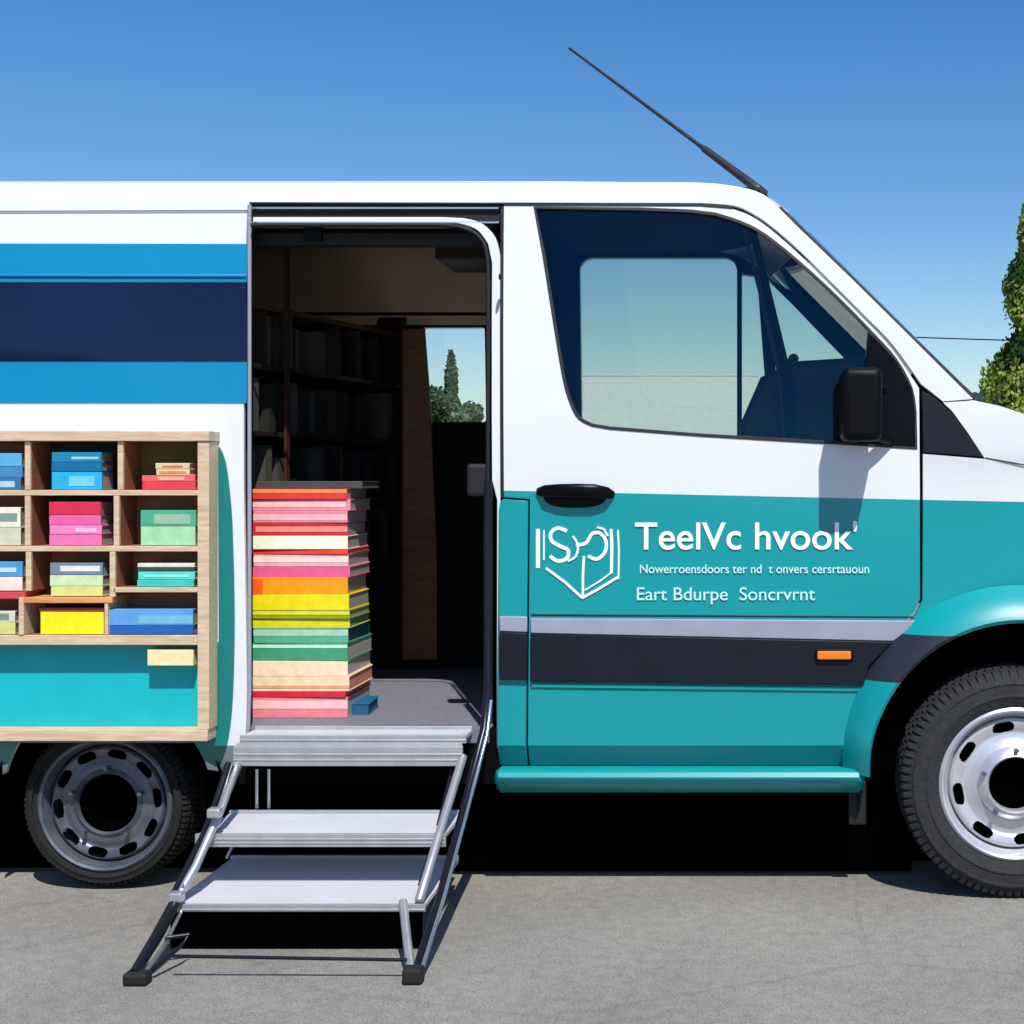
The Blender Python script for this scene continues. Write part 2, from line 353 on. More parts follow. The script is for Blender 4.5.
def house(name, x0, x1, y0, y1, h, rh, wall, roof, label, wins, gable=True):
    t = thing(name, label, 'house', ((x0+x1)/2, y0, 0))
    bm = BM(); box(bm, x0, x1, y0, y1, 0, h); obj('wall', bm, wall, t, bevel=.01)
    bm = BM()
    if rh > .5:
        o = .3; a = [(x0-o, y0-o, h+.004), (x1+o, y0-o, h+.004), (x1+o, y1+o, h+.004), (x0-o, y1+o, h+.004)]; ym = (y0+y1)/2
        v = [bm.verts.new(c) for c in a]+[bm.verts.new((x0-o, ym, h+rh)), bm.verts.new((x1+o, ym, h+rh))]
        for f in ((0, 1, 5, 4), (2, 3, 4, 5), (0, 4, 3), (1, 2, 5), (0, 3, 2, 1)): bm.faces.new([v[i] for i in f])
    else: box(bm, x0-.01, x1+.01, y0-.01, y1+.01, h+.003, h+rh)
    obj('roof', bm, roof, t)
    for (a, b, c, d) in wins:
        bm = BM(); box(bm, a-.06, b+.06, y0-.05, y0-.003, c-.06, d+.06); f = obj('window', bm, M['white'], t)
        bm = BM(); box(bm, a, b, y0-.06, y0-.052, c, d); obj('pane', bm, M['navy'], f)
    return t
M['stucco'] = mat('pale_stucco', (206, 212, 214), .9, var=.05, bump=.2)
M['bluehouse'] = mat('pale_blue_boards', (150, 170, 205), .8)
M['rooftile'] = mat('grey_roof', (110, 112, 122), .8, var=.2)
a = W(545, 480, 30); b = W(757, 480, 30); q = W(648, 480, 30).x
house('low_building', a.x, b.x, 30, 38, CZ+104/(F/35), .035, M['stucco'], M['stucco'], 'low pale flat-roofed building seen through the cab windows',
      [], True)
a = W(1032, 480, 26); b = W(1130, 480, 26)
house('house', a.x, b.x+1.5, 26, 33, 2.9, .95, M['bluehouse'], M['rooftile'], 'pale blue house with grey roof behind the conifer', [(a.x+.5, a.x+1.2, 1.2, 2.3), (a.x+2.4, a.x+3.2, 1.2, 2.3)])
# power line
pl = W(877, 336, 24); pr = W(1390, 338, 24)
def pole(v, label):
    t = thing('utility_pole', label, 'utility pole', (v.x, 24, 0), 0)
    bm = BM(); tube(bm, [(v.x, 24, 0), (v.x, 24, v.z-.03)], [.09, .065], 10); obj('post', bm, M['bark'], t, 40)
    bm = BM(); box(bm, v.x-.04, v.x+.04, 23.4, 24.6, v.z-.25, v.z-.17); obj('crossarm', bm, M['bark'], t)
pole(pl, 'wooden utility pole hidden behind the mirror of the van'); pole(pr, 'wooden utility pole out beyond the conifer')
bm = BM(); tube(bm, [(pl.x+(pr.x-pl.x)*k/20, 24, pl.z+(pr.z-pl.z)*k/20-.10*math.sin(math.pi*k/20)) for k in range(21)], .012, 6)
tag(obj('overhead_wire', bm, M['black']), 'thin overhead wire crossing the sky beside the conifer', 'wire')

# ================================================================== THE VAN
van = thing('library_van', 'white and teal high van with its side door open, fitted out as a library', 'van', (-1.0, VW/2, 0))
XR, XF = -3.75, 1.75                                             # rear and front ends
def arch(cx, cy, r0, r1, a0, a1, n=28):
    """arch points from angle a0 to a1, radius r0 at the feet and r1 at the crown (px)"""
    o = []
    for k in range(n+1):
        a = R(a0+(a1-a0)*k/n); r = r0+(r1-r0)*max(0, math.sin(a)); o.append((cx+r*math.cos(a), cy-r*math.sin(a)))
    return o
FX, FY = 1018, 786
# rear side panel
rl = VX+XR*300
ra = arch(107, 806, 104, 112, 162, 20)
rear = [(rl, 214), (247, 212), (247, 690), (246, 735), (238, 757), (222, 772)]+ra[::-1]+[(0, 776), (rl, 778)]
mrear = paint('striped_rear_paint', [(9, WHITE)])
SH = [(-72, 432), (216.8, 432), (216.8, 636.5), (-72, 636.5)]
body = panel('body_side', rear, M['white'], van, holes=[SH])
panel('stripe', [(rl+3, 243), (247, 244), (247, 282), (rl+3, 282)], M['cyan'], body, off=.003, thick=.003, bevel=0)
panel('body_crease', [(rl+3, 273.5), (247, 274.5), (247, 277.5), (rl+3, 276.5)], M['cyan'], body, off=.010, thick=.006, bevel=.003)
panel('stripe', [(rl+3, 362), (247, 362), (247, 403), (rl+3, 403)], M['cyan'], body, off=.003, thick=.003, bevel=0)
panel('tinted_window', [(rl+9, 282.5), (247, 282.5), (247, 361.5), (rl+9, 361.5)], M['navy'], body, off=.006, thick=.006, bevel=.001)
dec = [(219, 446.5)]+cat([(221, 449), (226, 462), (230, 490), (233, 530), (235, 620), (233, 700), (228, 742), (220, 766)], 4)+[(219, 768)]+[p for p in ra[::-1] if p[1] < 768]+[(-60, 776), (-60, 642), (219, 642)]
panel('teal_decal', dec, M['tealdecal'], body, off=.004, thick=.004, bevel=.001)
panel('panel_seam', [(rl+4, 212.5), (247, 210.8), (247, 212.6), (rl+4, 214.4)], M['greytrim'], body, off=.002, thick=.004, bevel=0)
# roof: cant rail on the side surface, then the roof skin
cant = [(rl, 181), (690, 182)]+cat([(715, 183.5), (745, 188), (766, 196), (779, 208)], 4)+[(800, 229), (850, 277), (900, 326), (940, 366), (973, 399)]
cant += [(943, 401.5)]+cat([(921, 384), (893, 345), (865, 316), (830, 281), (800, 251), (770, 225), (750, 212), (733, 205.5), (700, 203)], 4)+[(500, 202), (249, 202), (249, 210), (rl, 212)]
panel('roof_rail', cant, M['white'], van, thick=.03)
bm = BM()
edge = [(XR, 2.412), (-3.0, 2.412), (-2.0, 2.412), (-1.2, 2.412), (-.6, 2.412)]+[S(*q_) for q_ in [(690, 182), (715, 183.5), (732, 185.5), (745, 188), (757, 191.5), (766, 196), (773, 201.5), (779, 209)]]
rows = []
for x, z in edge:
    z = min(z, 2.412); wgt = max(0, min(1, (x+.2)/.33)); y0 = prof(z)+.002+.033*wgt**4; row = []
    for k in range(13):
        u = k/12; c_ = math.sin(math.pi*u)**.8 if 0 < k < 12 else 0
        row.append(bm.verts.new((x+.10*c_*wgt, y0+(VW-2*y0)*u, z-.002+(.033+.011*wgt)*c_)))
    rows.append(row)
for a_, b_ in zip(rows, rows[1:]):
    for k in range(12): bm.faces.new((a_[k], a_[k+1], b_[k+1], b_[k]))
r = bmesh.ops.extrude_face_region(bm, geom=bm.faces[:])
for v in r['geom']:
    if isinstance(v, bmesh.types.BMVert): v.co.z -= .02
roof = obj('roof', bm, M['white'], van, 35)
# windscreen and far pillars
def ws(u, v):                                                    # u across, v down
    xt, zt = S(779, 209); xb, zb = S(973, 400)
    yt = prof(zt)+.035; yb = prof(zb)+.03
    x = xt+(xb-xt)*v; z = zt+(zb-zt)*v; y = (yt+(yb-yt)*v); y = y+(VW-2*y)*u
    bulge = .125*math.sin(math.pi*u)**.8; return Vector((x+bulge*.8, y, z+bulge*.35+.004))
def grid(bm, fn, nu, nv):
    g = [[bm.verts.new(fn(i/nu, j/nv)) for i in range(nu+1)] for j in range(nv+1)]
    for j in range(nv):
        for i in range(nu): bm.faces.new((g[j][i], g[j][i+1], g[j+1][i+1], g[j+1][i]))
bm = BM(); grid(bm, ws, 20, 10); wsc = obj('windscreen', bm, M['clear'], van, 60)
bm = BM(); tube(bm, [ws(0, k/12)+Vector((.003, -.008, .006)) for k in range(13)], .007, 8); tube(bm, [ws(k/16, 1)+Vector((.0, 0, .004)) for k in range(17)], .012, 8)
obj('screen_seal', bm, M['seal'], wsc, 60)
# far side of the body, with its window openings
def fw(px, py, Y=1.67): v = W(px, py, Y); return (v.x, v.z)
def rrect(x0, x1, z0, z1, r, n=5):
    o = []
    for cx, cz, a in ((x1-r, z1-r, 0), (x0+r, z1-r, 90), (x0+r, z0+r, 180), (x1-r, z0+r, 270)):
        for k in range(n+1): t = R(a+90*k/n); o.append((cx+r*math.cos(t), cz+r*math.sin(t)))
    return o
x0, zt = fw(581, 260); x1, zb = fw(737, 446)
h1 = rrect(x0, x1, zb, zt, .055)
h2 = [fw(742, 446), fw(742, 276), fw(757, 278), fw(765, 380), fw(765, 446)]
h3 = [fw(768, 281), fw(790, 292), fw(838, 330), fw(880, 366), fw(880, 446), fw(782, 446)]
c0, ct = fw(424, 328); c1, cb = fw(486, 422)
h4 = rrect(c0, c1, cb, ct, .012)
def warc(cx, cz, r): return [(cx+r*math.cos(R(a)), cz+r*math.sin(R(a))) for a in range(0, 181, 10)]
xt_, zt_ = S(779, 209); xb_, zb_ = S(973, 400)
farline = [(XR, .42), (XR, 2.405), (S(690, 182)[0], 2.405), (S(745, 188)[0], 2.38), (xt_, zt_), (xb_, zb_), (S(1024, 413)[0], S(1024, 413)[1]), S(1090, 428), S(1170, 455), S(1225, 500), S(1250, 560), (XF-.02, .9), (XF-.02, .42)]
farline += warc(.93, .38, .47)[0:] + warc(-2.1, .3, .38)
mfar = paint('far_side_paint', [(1.3, TEAL), (9, WHITE)])
fs = panel('far_side', farline, mfar, van, holes=[h1, h2, h3, h4], far=True, raw=True, thick=.05)
for nm, h in (('far_door_glass', h1), ('far_door_glass', h2), ('far_quarter_glass', h3), ('rear_cabin_glass', h4)):
    panel('window_glass', h, M['clear'], fs, far=True, raw=True, off=-.02, thick=.004, bevel=0)
# far door inner frame / lining
hl = [[(x*1.0, z) for x, z in L] for L in (h1, h2, h3, h4)]
lining = [(XR+.05, .50), (XR+.05, 2.375), (-.02, 2.375), (.1, 2.30), (xb_-.05, zb_), (xb_-.05, .50)]
panel('side_lining', lining, M['lining'], van, holes=hl, far=True, raw=True, off=-.053, thick=.012, bevel=0)
# rear end, doors
bm = BM()
pf = [(z, y) for z, y in PR if .42 < z < 2.42]; pf = [(.42, .03)]+pf
g = []
for z, y in pf: g.append([bm.verts.new((XR-.06*math.sin(math.pi*t), y+(VW-2*y)*t, z)) for t in (0, .06, .2, .5, .8, .94, 1)])
for a_, b_ in zip(g, g[1:]):
    for k in range(6): bm.faces.new((a_[k], a_[k+1], b_[k+1], b_[k]))
rd = obj('rear_door', bm, M['white'], van, 40)
for y0_, y1_ in ((.2, .84), (.91, 1.55)):
    bm = BM(); box(bm, XR-.068, XR-.062, y0_, y1_, 1.55, 2.1); obj('window_glass', bm, M['navy'], rd, bevel=.002)
bm = BM(); box(bm, XR-.16, XR-.062, .03, VW-.03, .36, .52); obj('rear_bumper', bm, M['black'], van, bevel=.02)
for y in (.08, VW-.16):
    bm = BM(); box(bm, XR-.05, XR-.001, y, y+.08, .85, 1.15); obj('tail_light', bm, mat('red_lens', (150, 12, 10), .2), van, bevel=.01)
# ---- front wing, bonnet, nose
fin = arch(FX, FY, 152, 166, 8, 172)
wing = [(923, 454), (985, 459), (968, 433), (952, 411), (943, 402.5), (974, 400.5), (1000, 406), (1024, 414), (1090, 430), (1170, 457), (1225, 502), (1250, 560), (1262, 640), (1262, 764)]
wing += [p for p in fin if p[1] < 764]+[(847, 764), (852, 730), (866, 686), (872, 665), (893, 640), (916, 614), (922.5, 600)]
def nose(x, z): return max(0, (x-1.25))**2*.55
panel('front_wing', wing, M['door'], van, extra=nose)
panel('shut_line', [(985, 457.3), (1085, 475), (1180, 505), (1180, 506.2), (1085, 476.2), (985, 458.6)], M['seal'], van, off=.001, thick=.002, bevel=0, extra=nose)
# flare
bm = BM(); n = 40; rows = []
cs = [(0, .05), (0, -.075), (.10, -.083), (.35, -.07), (.7, -.035), (1, .004)]
for k in range(n+1):
    a = R(174-168*k/n); sn = max(0, math.sin(a)); ri = 150+15*sn; ro = 174+27*sn; row = []
    for t, dy in cs:
        rr = ri+(ro-ri)*t; x_, z_ = S(FX+rr*math.cos(a), FY-rr*sn)
        row.append(bm.verts.new((x_, prof(z_)*.4+dy, z_)))
    rows.append(row)
for a_, b_ in zip(rows, rows[1:]):
    for k in range(len(cs)-1): bm.faces.new((a_[k], a_[k+1], b_[k+1], b_[k]))
obj('arch_flare', bm, M['flare'], van, 50)
# arch liners
def liner(cx, cz, r, parent):
    bm = BM(); n = 20; A = []
    for k in range(n+1):
        a = R(-10+200*k/n); A.append([bm.verts.new((cx+r*math.cos(a), y, cz+r*math.sin(a))) for y in (.035, .55)])
    for a_, b_ in zip(A, A[1:]): bm.faces.new((a_[0], a_[1], b_[1], b_[0]))
    bm.faces.new([q[1] for q in A]); obj('arch_liner', bm, M['dark'], parent, 60)
liner(.93, .36, .535, van); liner(-2.12, .30, .385, van)
# bonnet and nose skin
bm = BM(); hp = [S(p_[0], p_[1]) for p_ in [(974, 400.5), (1000, 406), (1024, 414), (1090, 430), (1170, 457), (1225, 502), (1250, 560), (1262, 640), (1262, 764)]]
g = []
for x_, z_ in hp:
    row = []
    for t in (0, .08, .25, .5, .75, .92, 1):
        y0_ = prof(z_)+nose(x_, z_)+.002
        row.append(bm.verts.new((x_+.10*math.sin(math.pi*t)*(.2+.8*min(1, max(0, (x_-1.0)/.5))), y0_+(VW-2*y0_)*t, z_+.035*math.sin(math.pi*t)*(1 if z_ > 1.2 else 0))))
    g.append(row)
for a_, b_ in zip(g, g[1:]):
    for k in range(6): bm.faces.new((a_[k], a_[k+1], b_[k+1], b_[k]))
bonnet = obj('bonnet', bm, M['door'], van, 50)
bm = BM(); box(bm, XF-.02, XF+.16, .1, VW-.1, .36, .62); obj('front_bumper', bm, M['black'], van, bevel=.03)
bm = BM(); box(bm, XF+.05, XF+.12, .45, VW-.45, .72, .98); obj('grille', bm, M['gloss_black'], van, bevel=.015)
for y in (.09, VW-.35):
    bm = BM(); box(bm, XF-.1, XF+.03, y, y+.26, .85, 1.12); obj('headlight', bm, M['lens'], van, bevel=.03)
# ---- near front door
win = [(534, 207), (640, 208), (690, 210)]+cat([(715, 213), (740, 221), (765, 234), (800, 262), (840, 299), (875, 335), (897, 360), (912, 388), (916, 412)], 3)+[(917, 449), (840, 444), (700, 436), (610, 429)]+cat([(592, 426), (579, 419), (571, 405), (563, 378), (552, 312), (543, 255)], 3)
win = win[:-1]+[(543, 255)]
outer = [(504, 206), (640, 206), (700, 206.5)]+cat([(733, 209), (750, 215.5), (770, 229), (800, 255), (830, 285), (865, 320), (892, 349), (919, 388)], 4)+[(920, 599), (914, 612), (890, 637), (869, 663), (862, 686), (849, 730), (843, 765), (530, 765), (530, 499), (504, 497)]
door = panel('front_door', outer, M['door'], van, holes=[win], thick=.025)
def inset(L, d):
    cx = sum(p[0] for p in L)/len(L); cy = sum(p[1] for p in L)/len(L); o = []
    N = len(L)
    for i in range(N):
        p0, p1, p2 = Vector(L[i-1]), Vector(L[i]), Vector(L[(i+1) % N])
        e = ((p1-p0).normalized()+(p2-p1).normalized()).normalized(); o.append((p1.x-e.y*d, p1.y+e.x*d))
    return o
panel('window_seal', inset(win, -.6), M['seal'], door, holes=[inset(win, 2.6)], off=.003, thick=.012, bevel=.001)
panel('window_glass', inset(win, 1.8), M['cabglass'], door, off=-.008, thick=.003, bevel=0)
panel('frame_trim', [(504, 203.5), (700, 204.3), (734, 206.8), (733, 209), (700, 206.4), (504, 205.8)], M['rubber'], door, off=.002, thick=.01, bevel=0)
panel('quarter_post', [(749, 226), (757, 231), (792, 376), (797, 440), (785, 440), (780, 376)], M['black'], door, off=-.012, thick=.03, bevel=.002)
panel('frame_channel', [(741, 222), (744, 223), (772, 330), (782, 376), (786, 440), (782, 440), (778, 376), (768, 332)], M['seal'], door, off=-.012, thick=.02, bevel=.001)
panel('mirror_base', [(868, 331), (878, 341), (897, 362), (912, 389), (915, 412), (915, 447), (858, 444), (862, 400)], M['gloss_black'], door, off=.004, thick=.03, bevel=.003)
panel('corner_trim', [(922, 391), (934, 397), (952, 412.5), (968, 434.5), (984, 457), (923, 452.5)], M['navy2'] if 'navy2' in M else M['darktrim'], van, off=.002, thick=.015, bevel=.002)
# mirror
bm = BM(); box(bm, .325, .455, -.225, -.06, 1.505, 1.74); mh = obj('mirror', bm, M['black'], door, 40, bevel=.025, seg=4)
for q_ in ([(.42, -.08, 1.53), (.47, -.03, 1.52), (.5, .01, 1.51)], [(.42, -.08, 1.70), (.46, -.03, 1.69), (.48, .02, 1.68)]):
    bm = BM(); tube(bm, q_, .018, 10); obj('mirror_arm', bm, M['black'], door, 60)
# handle
bm = BM()
def ell(bm, c, rx, ry, rz, nu=28, nv=14, pw=1.0):
    rows = []
    for j in range(1, nv):
        ph = math.pi*j/nv; rows.append([bm.verts.new((c[0]+rx*math.copysign(abs(math.sin(ph)*math.cos(2*math.pi*i/nu))**pw, math.sin(ph)*math.cos(2*math.pi*i/nu)), c[1]+ry*math.copysign(abs(math.cos(ph)), -math.cos(ph)), c[2]+rz*math.copysign(abs(math.sin(ph)*math.sin(2*math.pi*i/nu))**pw, math.sin(ph)*math.sin(2*math.pi*i/nu)))) for i in range(nu)])
    for a_, b_ in zip(rows, rows[1:]):
        for i in range(nu): bm.faces.new((a_[i], a_[(i+1) % nu], b_[(i+1) % nu], b_[i]))
    bm.faces.new(rows[0]); bm.faces.new(rows[-1])
h0 = W(575, 496); ell(bm, (h0.x, -.001, h0.z), .105, .006, .040, pw=.8); hc = obj('handle_cup', bm, M['black'], door, 60)
bm = BM(); pts = [W(538, 492, -.006), W(545, 491, -.03), W(560, 490.5, -.04), W(576, 490.5, -.042), W(594, 491, -.04), W(607, 493, -.03), W(613, 495, -.006)]
tube(bm, pts, [.014, .020, .022, .023, .023, .020, .013], 14, flat=.5); obj('door_handle', bm, M['gloss_black'], door, 60)
# mouldings: silver strip and charcoal strip on door, pillar and sill
def strips(parent, pts_top, mid, low):
    pass
panel('silver_strip', [(531, 618), (915, 620.5), (905, 632.5), (893, 641), (531, 633)], M['greytrim'], door, off=.010, thick=.012, bevel=.003)
panel('charcoal_strip', [(531, 633.5), (892, 641.5), (869, 665), (863, 685), (531, 681)], M['darktrim'], door, off=.016, thick=.018, bevel=.003)
panel('lower_crease', [(531, 682.5), (862, 686.5), (860, 692), (531, 688)], M['teal'], door, off=.006, thick=.008, bevel=.004)
panel('upper_seam', [(531, 614), (912, 616.5), (915, 618), (531, 616.2)], M['seal'], door, off=.001, thick=.002, bevel=0)
a = W(834, 655, -.02)
bm = BM(); box(bm, a.x-.064, a.x+.064, -.024, -.016, a.z-.021, a.z+.021); sm = obj('marker_bezel', bm, M['black'], door, bevel=.004)
bm = BM(); box(bm, a.x-.056, a.x+.056, -.034, -.0245, a.z-.014, a.z+.014); obj('side_marker', bm, M['amber'], door, bevel=.004)
# pillar between the two doors
pil = panel('door_pillar', [(499.5, 503), (503, 499), (528, 501), (528, 765), (499.5, 765)], M['door'], van, thick=.05)
panel('silver_strip', [(500, 616), (527.5, 616.5), (527.5, 632), (500, 631)], M['greytrim'], pil, off=.010, thick=.012, bevel=.003)
panel('charcoal_strip', [(500, 631.5), (527.5, 632.5), (527.5, 680), (500, 679)], M['darktrim'], pil, off=.016, thick=.018, bevel=.003)
# white door-opening frame with the rounded top corner
fr = [(251, 216), (440, 216)]+cat([(462, 217), (480, 222), (494, 236), (500, 258)], 4)+[(500, 499), (500.5, 600), (500, 750), (496.5, 752), (496, 500), (491, 480), (491, 262)]+cat([(487, 243), (476, 229), (458, 222.5), (440, 221.5)], 4)+[(251, 221)]
panel('opening_frame', fr, M['white'], van, off=-.02, thick=.02, bevel=.003)
# strip between roof rail and opening: the sliding-door track
bm = BM(); x0, z0 = S(250, 212); x1, z1 = S(503, 203)
box(bm, x0, x1+.0, .112, .17, 2.255, 2.325); tr = obj('door_track', bm, M['rubber'], van, bevel=.003)
for py, th in ((208, .0035), (222.5, .003)):
    v = W(250, py, .1); bm = BM(); box(bm, x0, S(498, 208)[0], .098, .111, v.z-th, v.z+th); obj('track_lip', bm, M['chrome'], tr, bevel=.001)
bm = BM(); tube(bm, [W(x_, y_, .04) for x_, y_ in [(251, 225), (440, 225)]+cat([(458, 226.5), (474, 232.5), (484.5, 245), (488, 264)], 4)+[(488, 420), (488, 560), (488, 690)]], .007, 8); obj('opening_seal', bm, M['rubber'], van, 60)
bm = BM(); tube(bm, [W(249.5, 205, .07), W(249.5, 300, .05), W(249.5, 480, .01), W(249.5, 690, 0), W(248, 735, .0), W(240, 757, .01)], .007, 8); obj('opening_seal', bm, M['greytrim'], van, 60)
panel('pillar_edge', [(500.5, 206), (503.5, 206), (503.5, 498), (500.5, 497)], M['rubber'], van, off=-.01, thick=.02, bevel=0)
bm = BM(); ell(bm, W(500.5, 277, .0), .006, .02, .012, 12, 8); obj('stop_buffer', bm, M['black'], van, 60)
# sill tube under the door
bm = BM(); z1 = W(0, 768).z; z0 = W(0, 795).z
prs = [(.05, z1-.002), (-.020, z1), (-.038, z1-.008), (-.046, z1-.022), (-.042, z1-.036), (-.022, z1-.055), (.012, z0+.006), (.05, z0)]
A = []
for x_ in (W(496, 0).x, W(500, 0).x, W(858, 0).x, W(864, 0).x):
    e = .01 if x_ in (W(496, 0).x, W(864, 0).x) else 0
    A.append([bm.verts.new((x_, y*(1-e*20)+e, z+(e if z < .38 else -e))) for y, z in prs])
for a_, b_ in zip(A, A[1:]):
    for k in range(len(prs)-1): bm.faces.new((a_[k], a_[k+1], b_[k+1], b_[k]))
bm.faces.new(A[0]); bm.faces.new(A[-1]); sill = obj('side_sill', bm, M['teal'], van, 35)
bm = BM(); v = W(858, 797, .04); box(bm, v.x-.03, v.x+.03, .06, .075, .215, v.z+.05); obj('mud_flap', bm, M['rubber'], van, bevel=.01)
# under the side opening
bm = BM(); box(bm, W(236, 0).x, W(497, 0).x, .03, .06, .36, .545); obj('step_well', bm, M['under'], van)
bm = BM(); box(bm, -1.78, .60, .235, .26, .012, .43); obj('underrun_panel', bm, M['dark'], van, bevel=.01)  # black sheet added to stand in for the shade under the van
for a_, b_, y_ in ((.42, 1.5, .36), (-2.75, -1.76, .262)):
    bm = BM(); box(bm, a_, b_, y_, y_+.02, .02, .62); obj('inner_arch_panel', bm, M['dark'], van)  # black sheets added to deepen the shade behind the wheels
# floor and interior lining
bm = BM(); box(bm, XR+.03, -.84, .02, VW-.09, .50, .547); floor = obj('cabin_floor', bm, M['carpet'], van)
bm = BM(); box(bm, XR+.03, -.86, .20, VW-.20, 2.345, 2.36); obj('headliner', bm, M['ceiling'], van)
bm = BM()                                                        # curved cove where the ceiling meets the far wall
A = []
for k in range(9):
    a = R(90*k/8); A.append([bm.verts.new((x_, VW-.40+.28*math.sin(a), 2.065+.28*math.cos(a))) for x_ in (XR+.05, -.86)])
for a_, b_ in zip(A, A[1:]): bm.faces.new((a_[0], a_[1], b_[1], b_[0]))
obj('ceiling_cove', bm, M['ceiling'], van, 60)
bm = BM(); box(bm, -.86, -.845, .12, VW-.1, .547, 2.34); obj('bulkhead', bm, M['lining'], van)
bm = BM(); box(bm, XR+.05, W(245, 0).x-.02, .12, .135, .547, 2.30); obj('side_lining', bm, M['lining'], van)
bm = BM()
v0 = W(250, 232, .2); box(bm, v0.x, -.87, .175, .235, 2.19, 2.235); box(bm, v0.x, -.87, .24, .30, 2.215, 2.26); obj('track_housing', bm, M['rubber'], van, bevel=.004)
bm = BM(); v = W(314, 235, .17); box(bm, v.x-.03, v.x+.03, .15, .18, v.z-.02, v.z+.03); obj('track_bracket', bm, M['black'], van, bevel=.004)
bm = BM(); box(bm, W(440, 0, 1.0).x, -.87, .9, 1.3, 2.25, 2.30); obj('roof_locker', bm, M['darkwood'], van, bevel=.006)
bm = BM(); v = W(480, 480, .06); box(bm, v.x-.045, v.x+.035, .05, .10, v.z-.055, v.z+.055); obj('door_latch', bm, mat('latch_grey', (24, 24, 27), .5), van, bevel=.012, seg=3)
# thin posts and wood panel inside
# underbody
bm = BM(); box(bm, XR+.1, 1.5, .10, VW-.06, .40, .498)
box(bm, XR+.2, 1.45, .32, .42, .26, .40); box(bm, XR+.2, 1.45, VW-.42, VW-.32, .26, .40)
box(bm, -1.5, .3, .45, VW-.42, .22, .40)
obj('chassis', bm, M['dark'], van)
bm = BM(); tube(bm, [(-2.1, .2, .29), (-2.1, VW-.2, .29)], .06, 12); tube(bm, [(.93, .2, .36), (.93, VW-.2, .36)], .05, 12); obj('axle', bm, M['under'], van, 60)
bm = BM(); box(bm, -1.2, .6, VW-.10, VW-.05, .22, .45); obj('far_sill', bm, M['under'], van)
# cab interior
bm = BM(); box(bm, -.845, 1.2, .06, VW-.09, .50, .53); obj('cab_floor', bm, M['dark'], van)
bm = BM(); box(bm, -.84, .05, .17, VW-.17, 2.378, 2.39); obj('cab_headliner', bm, M['lining'], van)
bm = BM(); dp = [(.02, 1.30), (.0, 1.57), (.07, 1.73), (.18, 1.785), (.42, 1.80), (.70, 1.68), (.76, 1.60), (.76, 1.1), (.3, 1.1)]
L_ = [bm.verts.new((x_, .10, z_)) for x_, z_ in dp]; R_ = [bm.verts.new((x_, VW-.12, z_)) for x_, z_ in dp]
bm.faces.new(L_); bm.faces.new(R_)
for k in range(len(dp)): bm.faces.new((L_[k], L_[(k+1) % len(dp)], R_[(k+1) % len(dp)], R_[k]))
obj('dashboard', bm, M['dashgrey'], van, 35, bevel=.02)
bm = BM(); c0 = Vector((.10, .48, 1.66)); n0 = Vector((-.85, 0, .5)).normalized(); u0 = Vector((0, 1, 0)); v0 = n0.cross(u0)
tube(bm, [c0+u0*math.cos(2*math.pi*k/32)*.19+v0*math.sin(2*math.pi*k/32)*.19 for k in range(33)], .019, 8, caps=False)
for a in (0, 2.1, 4.2): tube(bm, [c0, c0+u0*math.cos(a)*.19+v0*math.sin(a)*.19], .012, 6)
tube(bm, [c0, c0-n0*.2], .03, 8); obj('steering_wheel', bm, M['black'], van, 60)
for y in (.25, 1.0):
    bm = BM(); box(bm, -.66, -.15, y, y+.5, .9, 1.05); box(bm, -.74, -.60, y, y+.5, 1.05, 1.55)
    obj('seat', bm, M['dashgrey'], van, bevel=.04, seg=3)
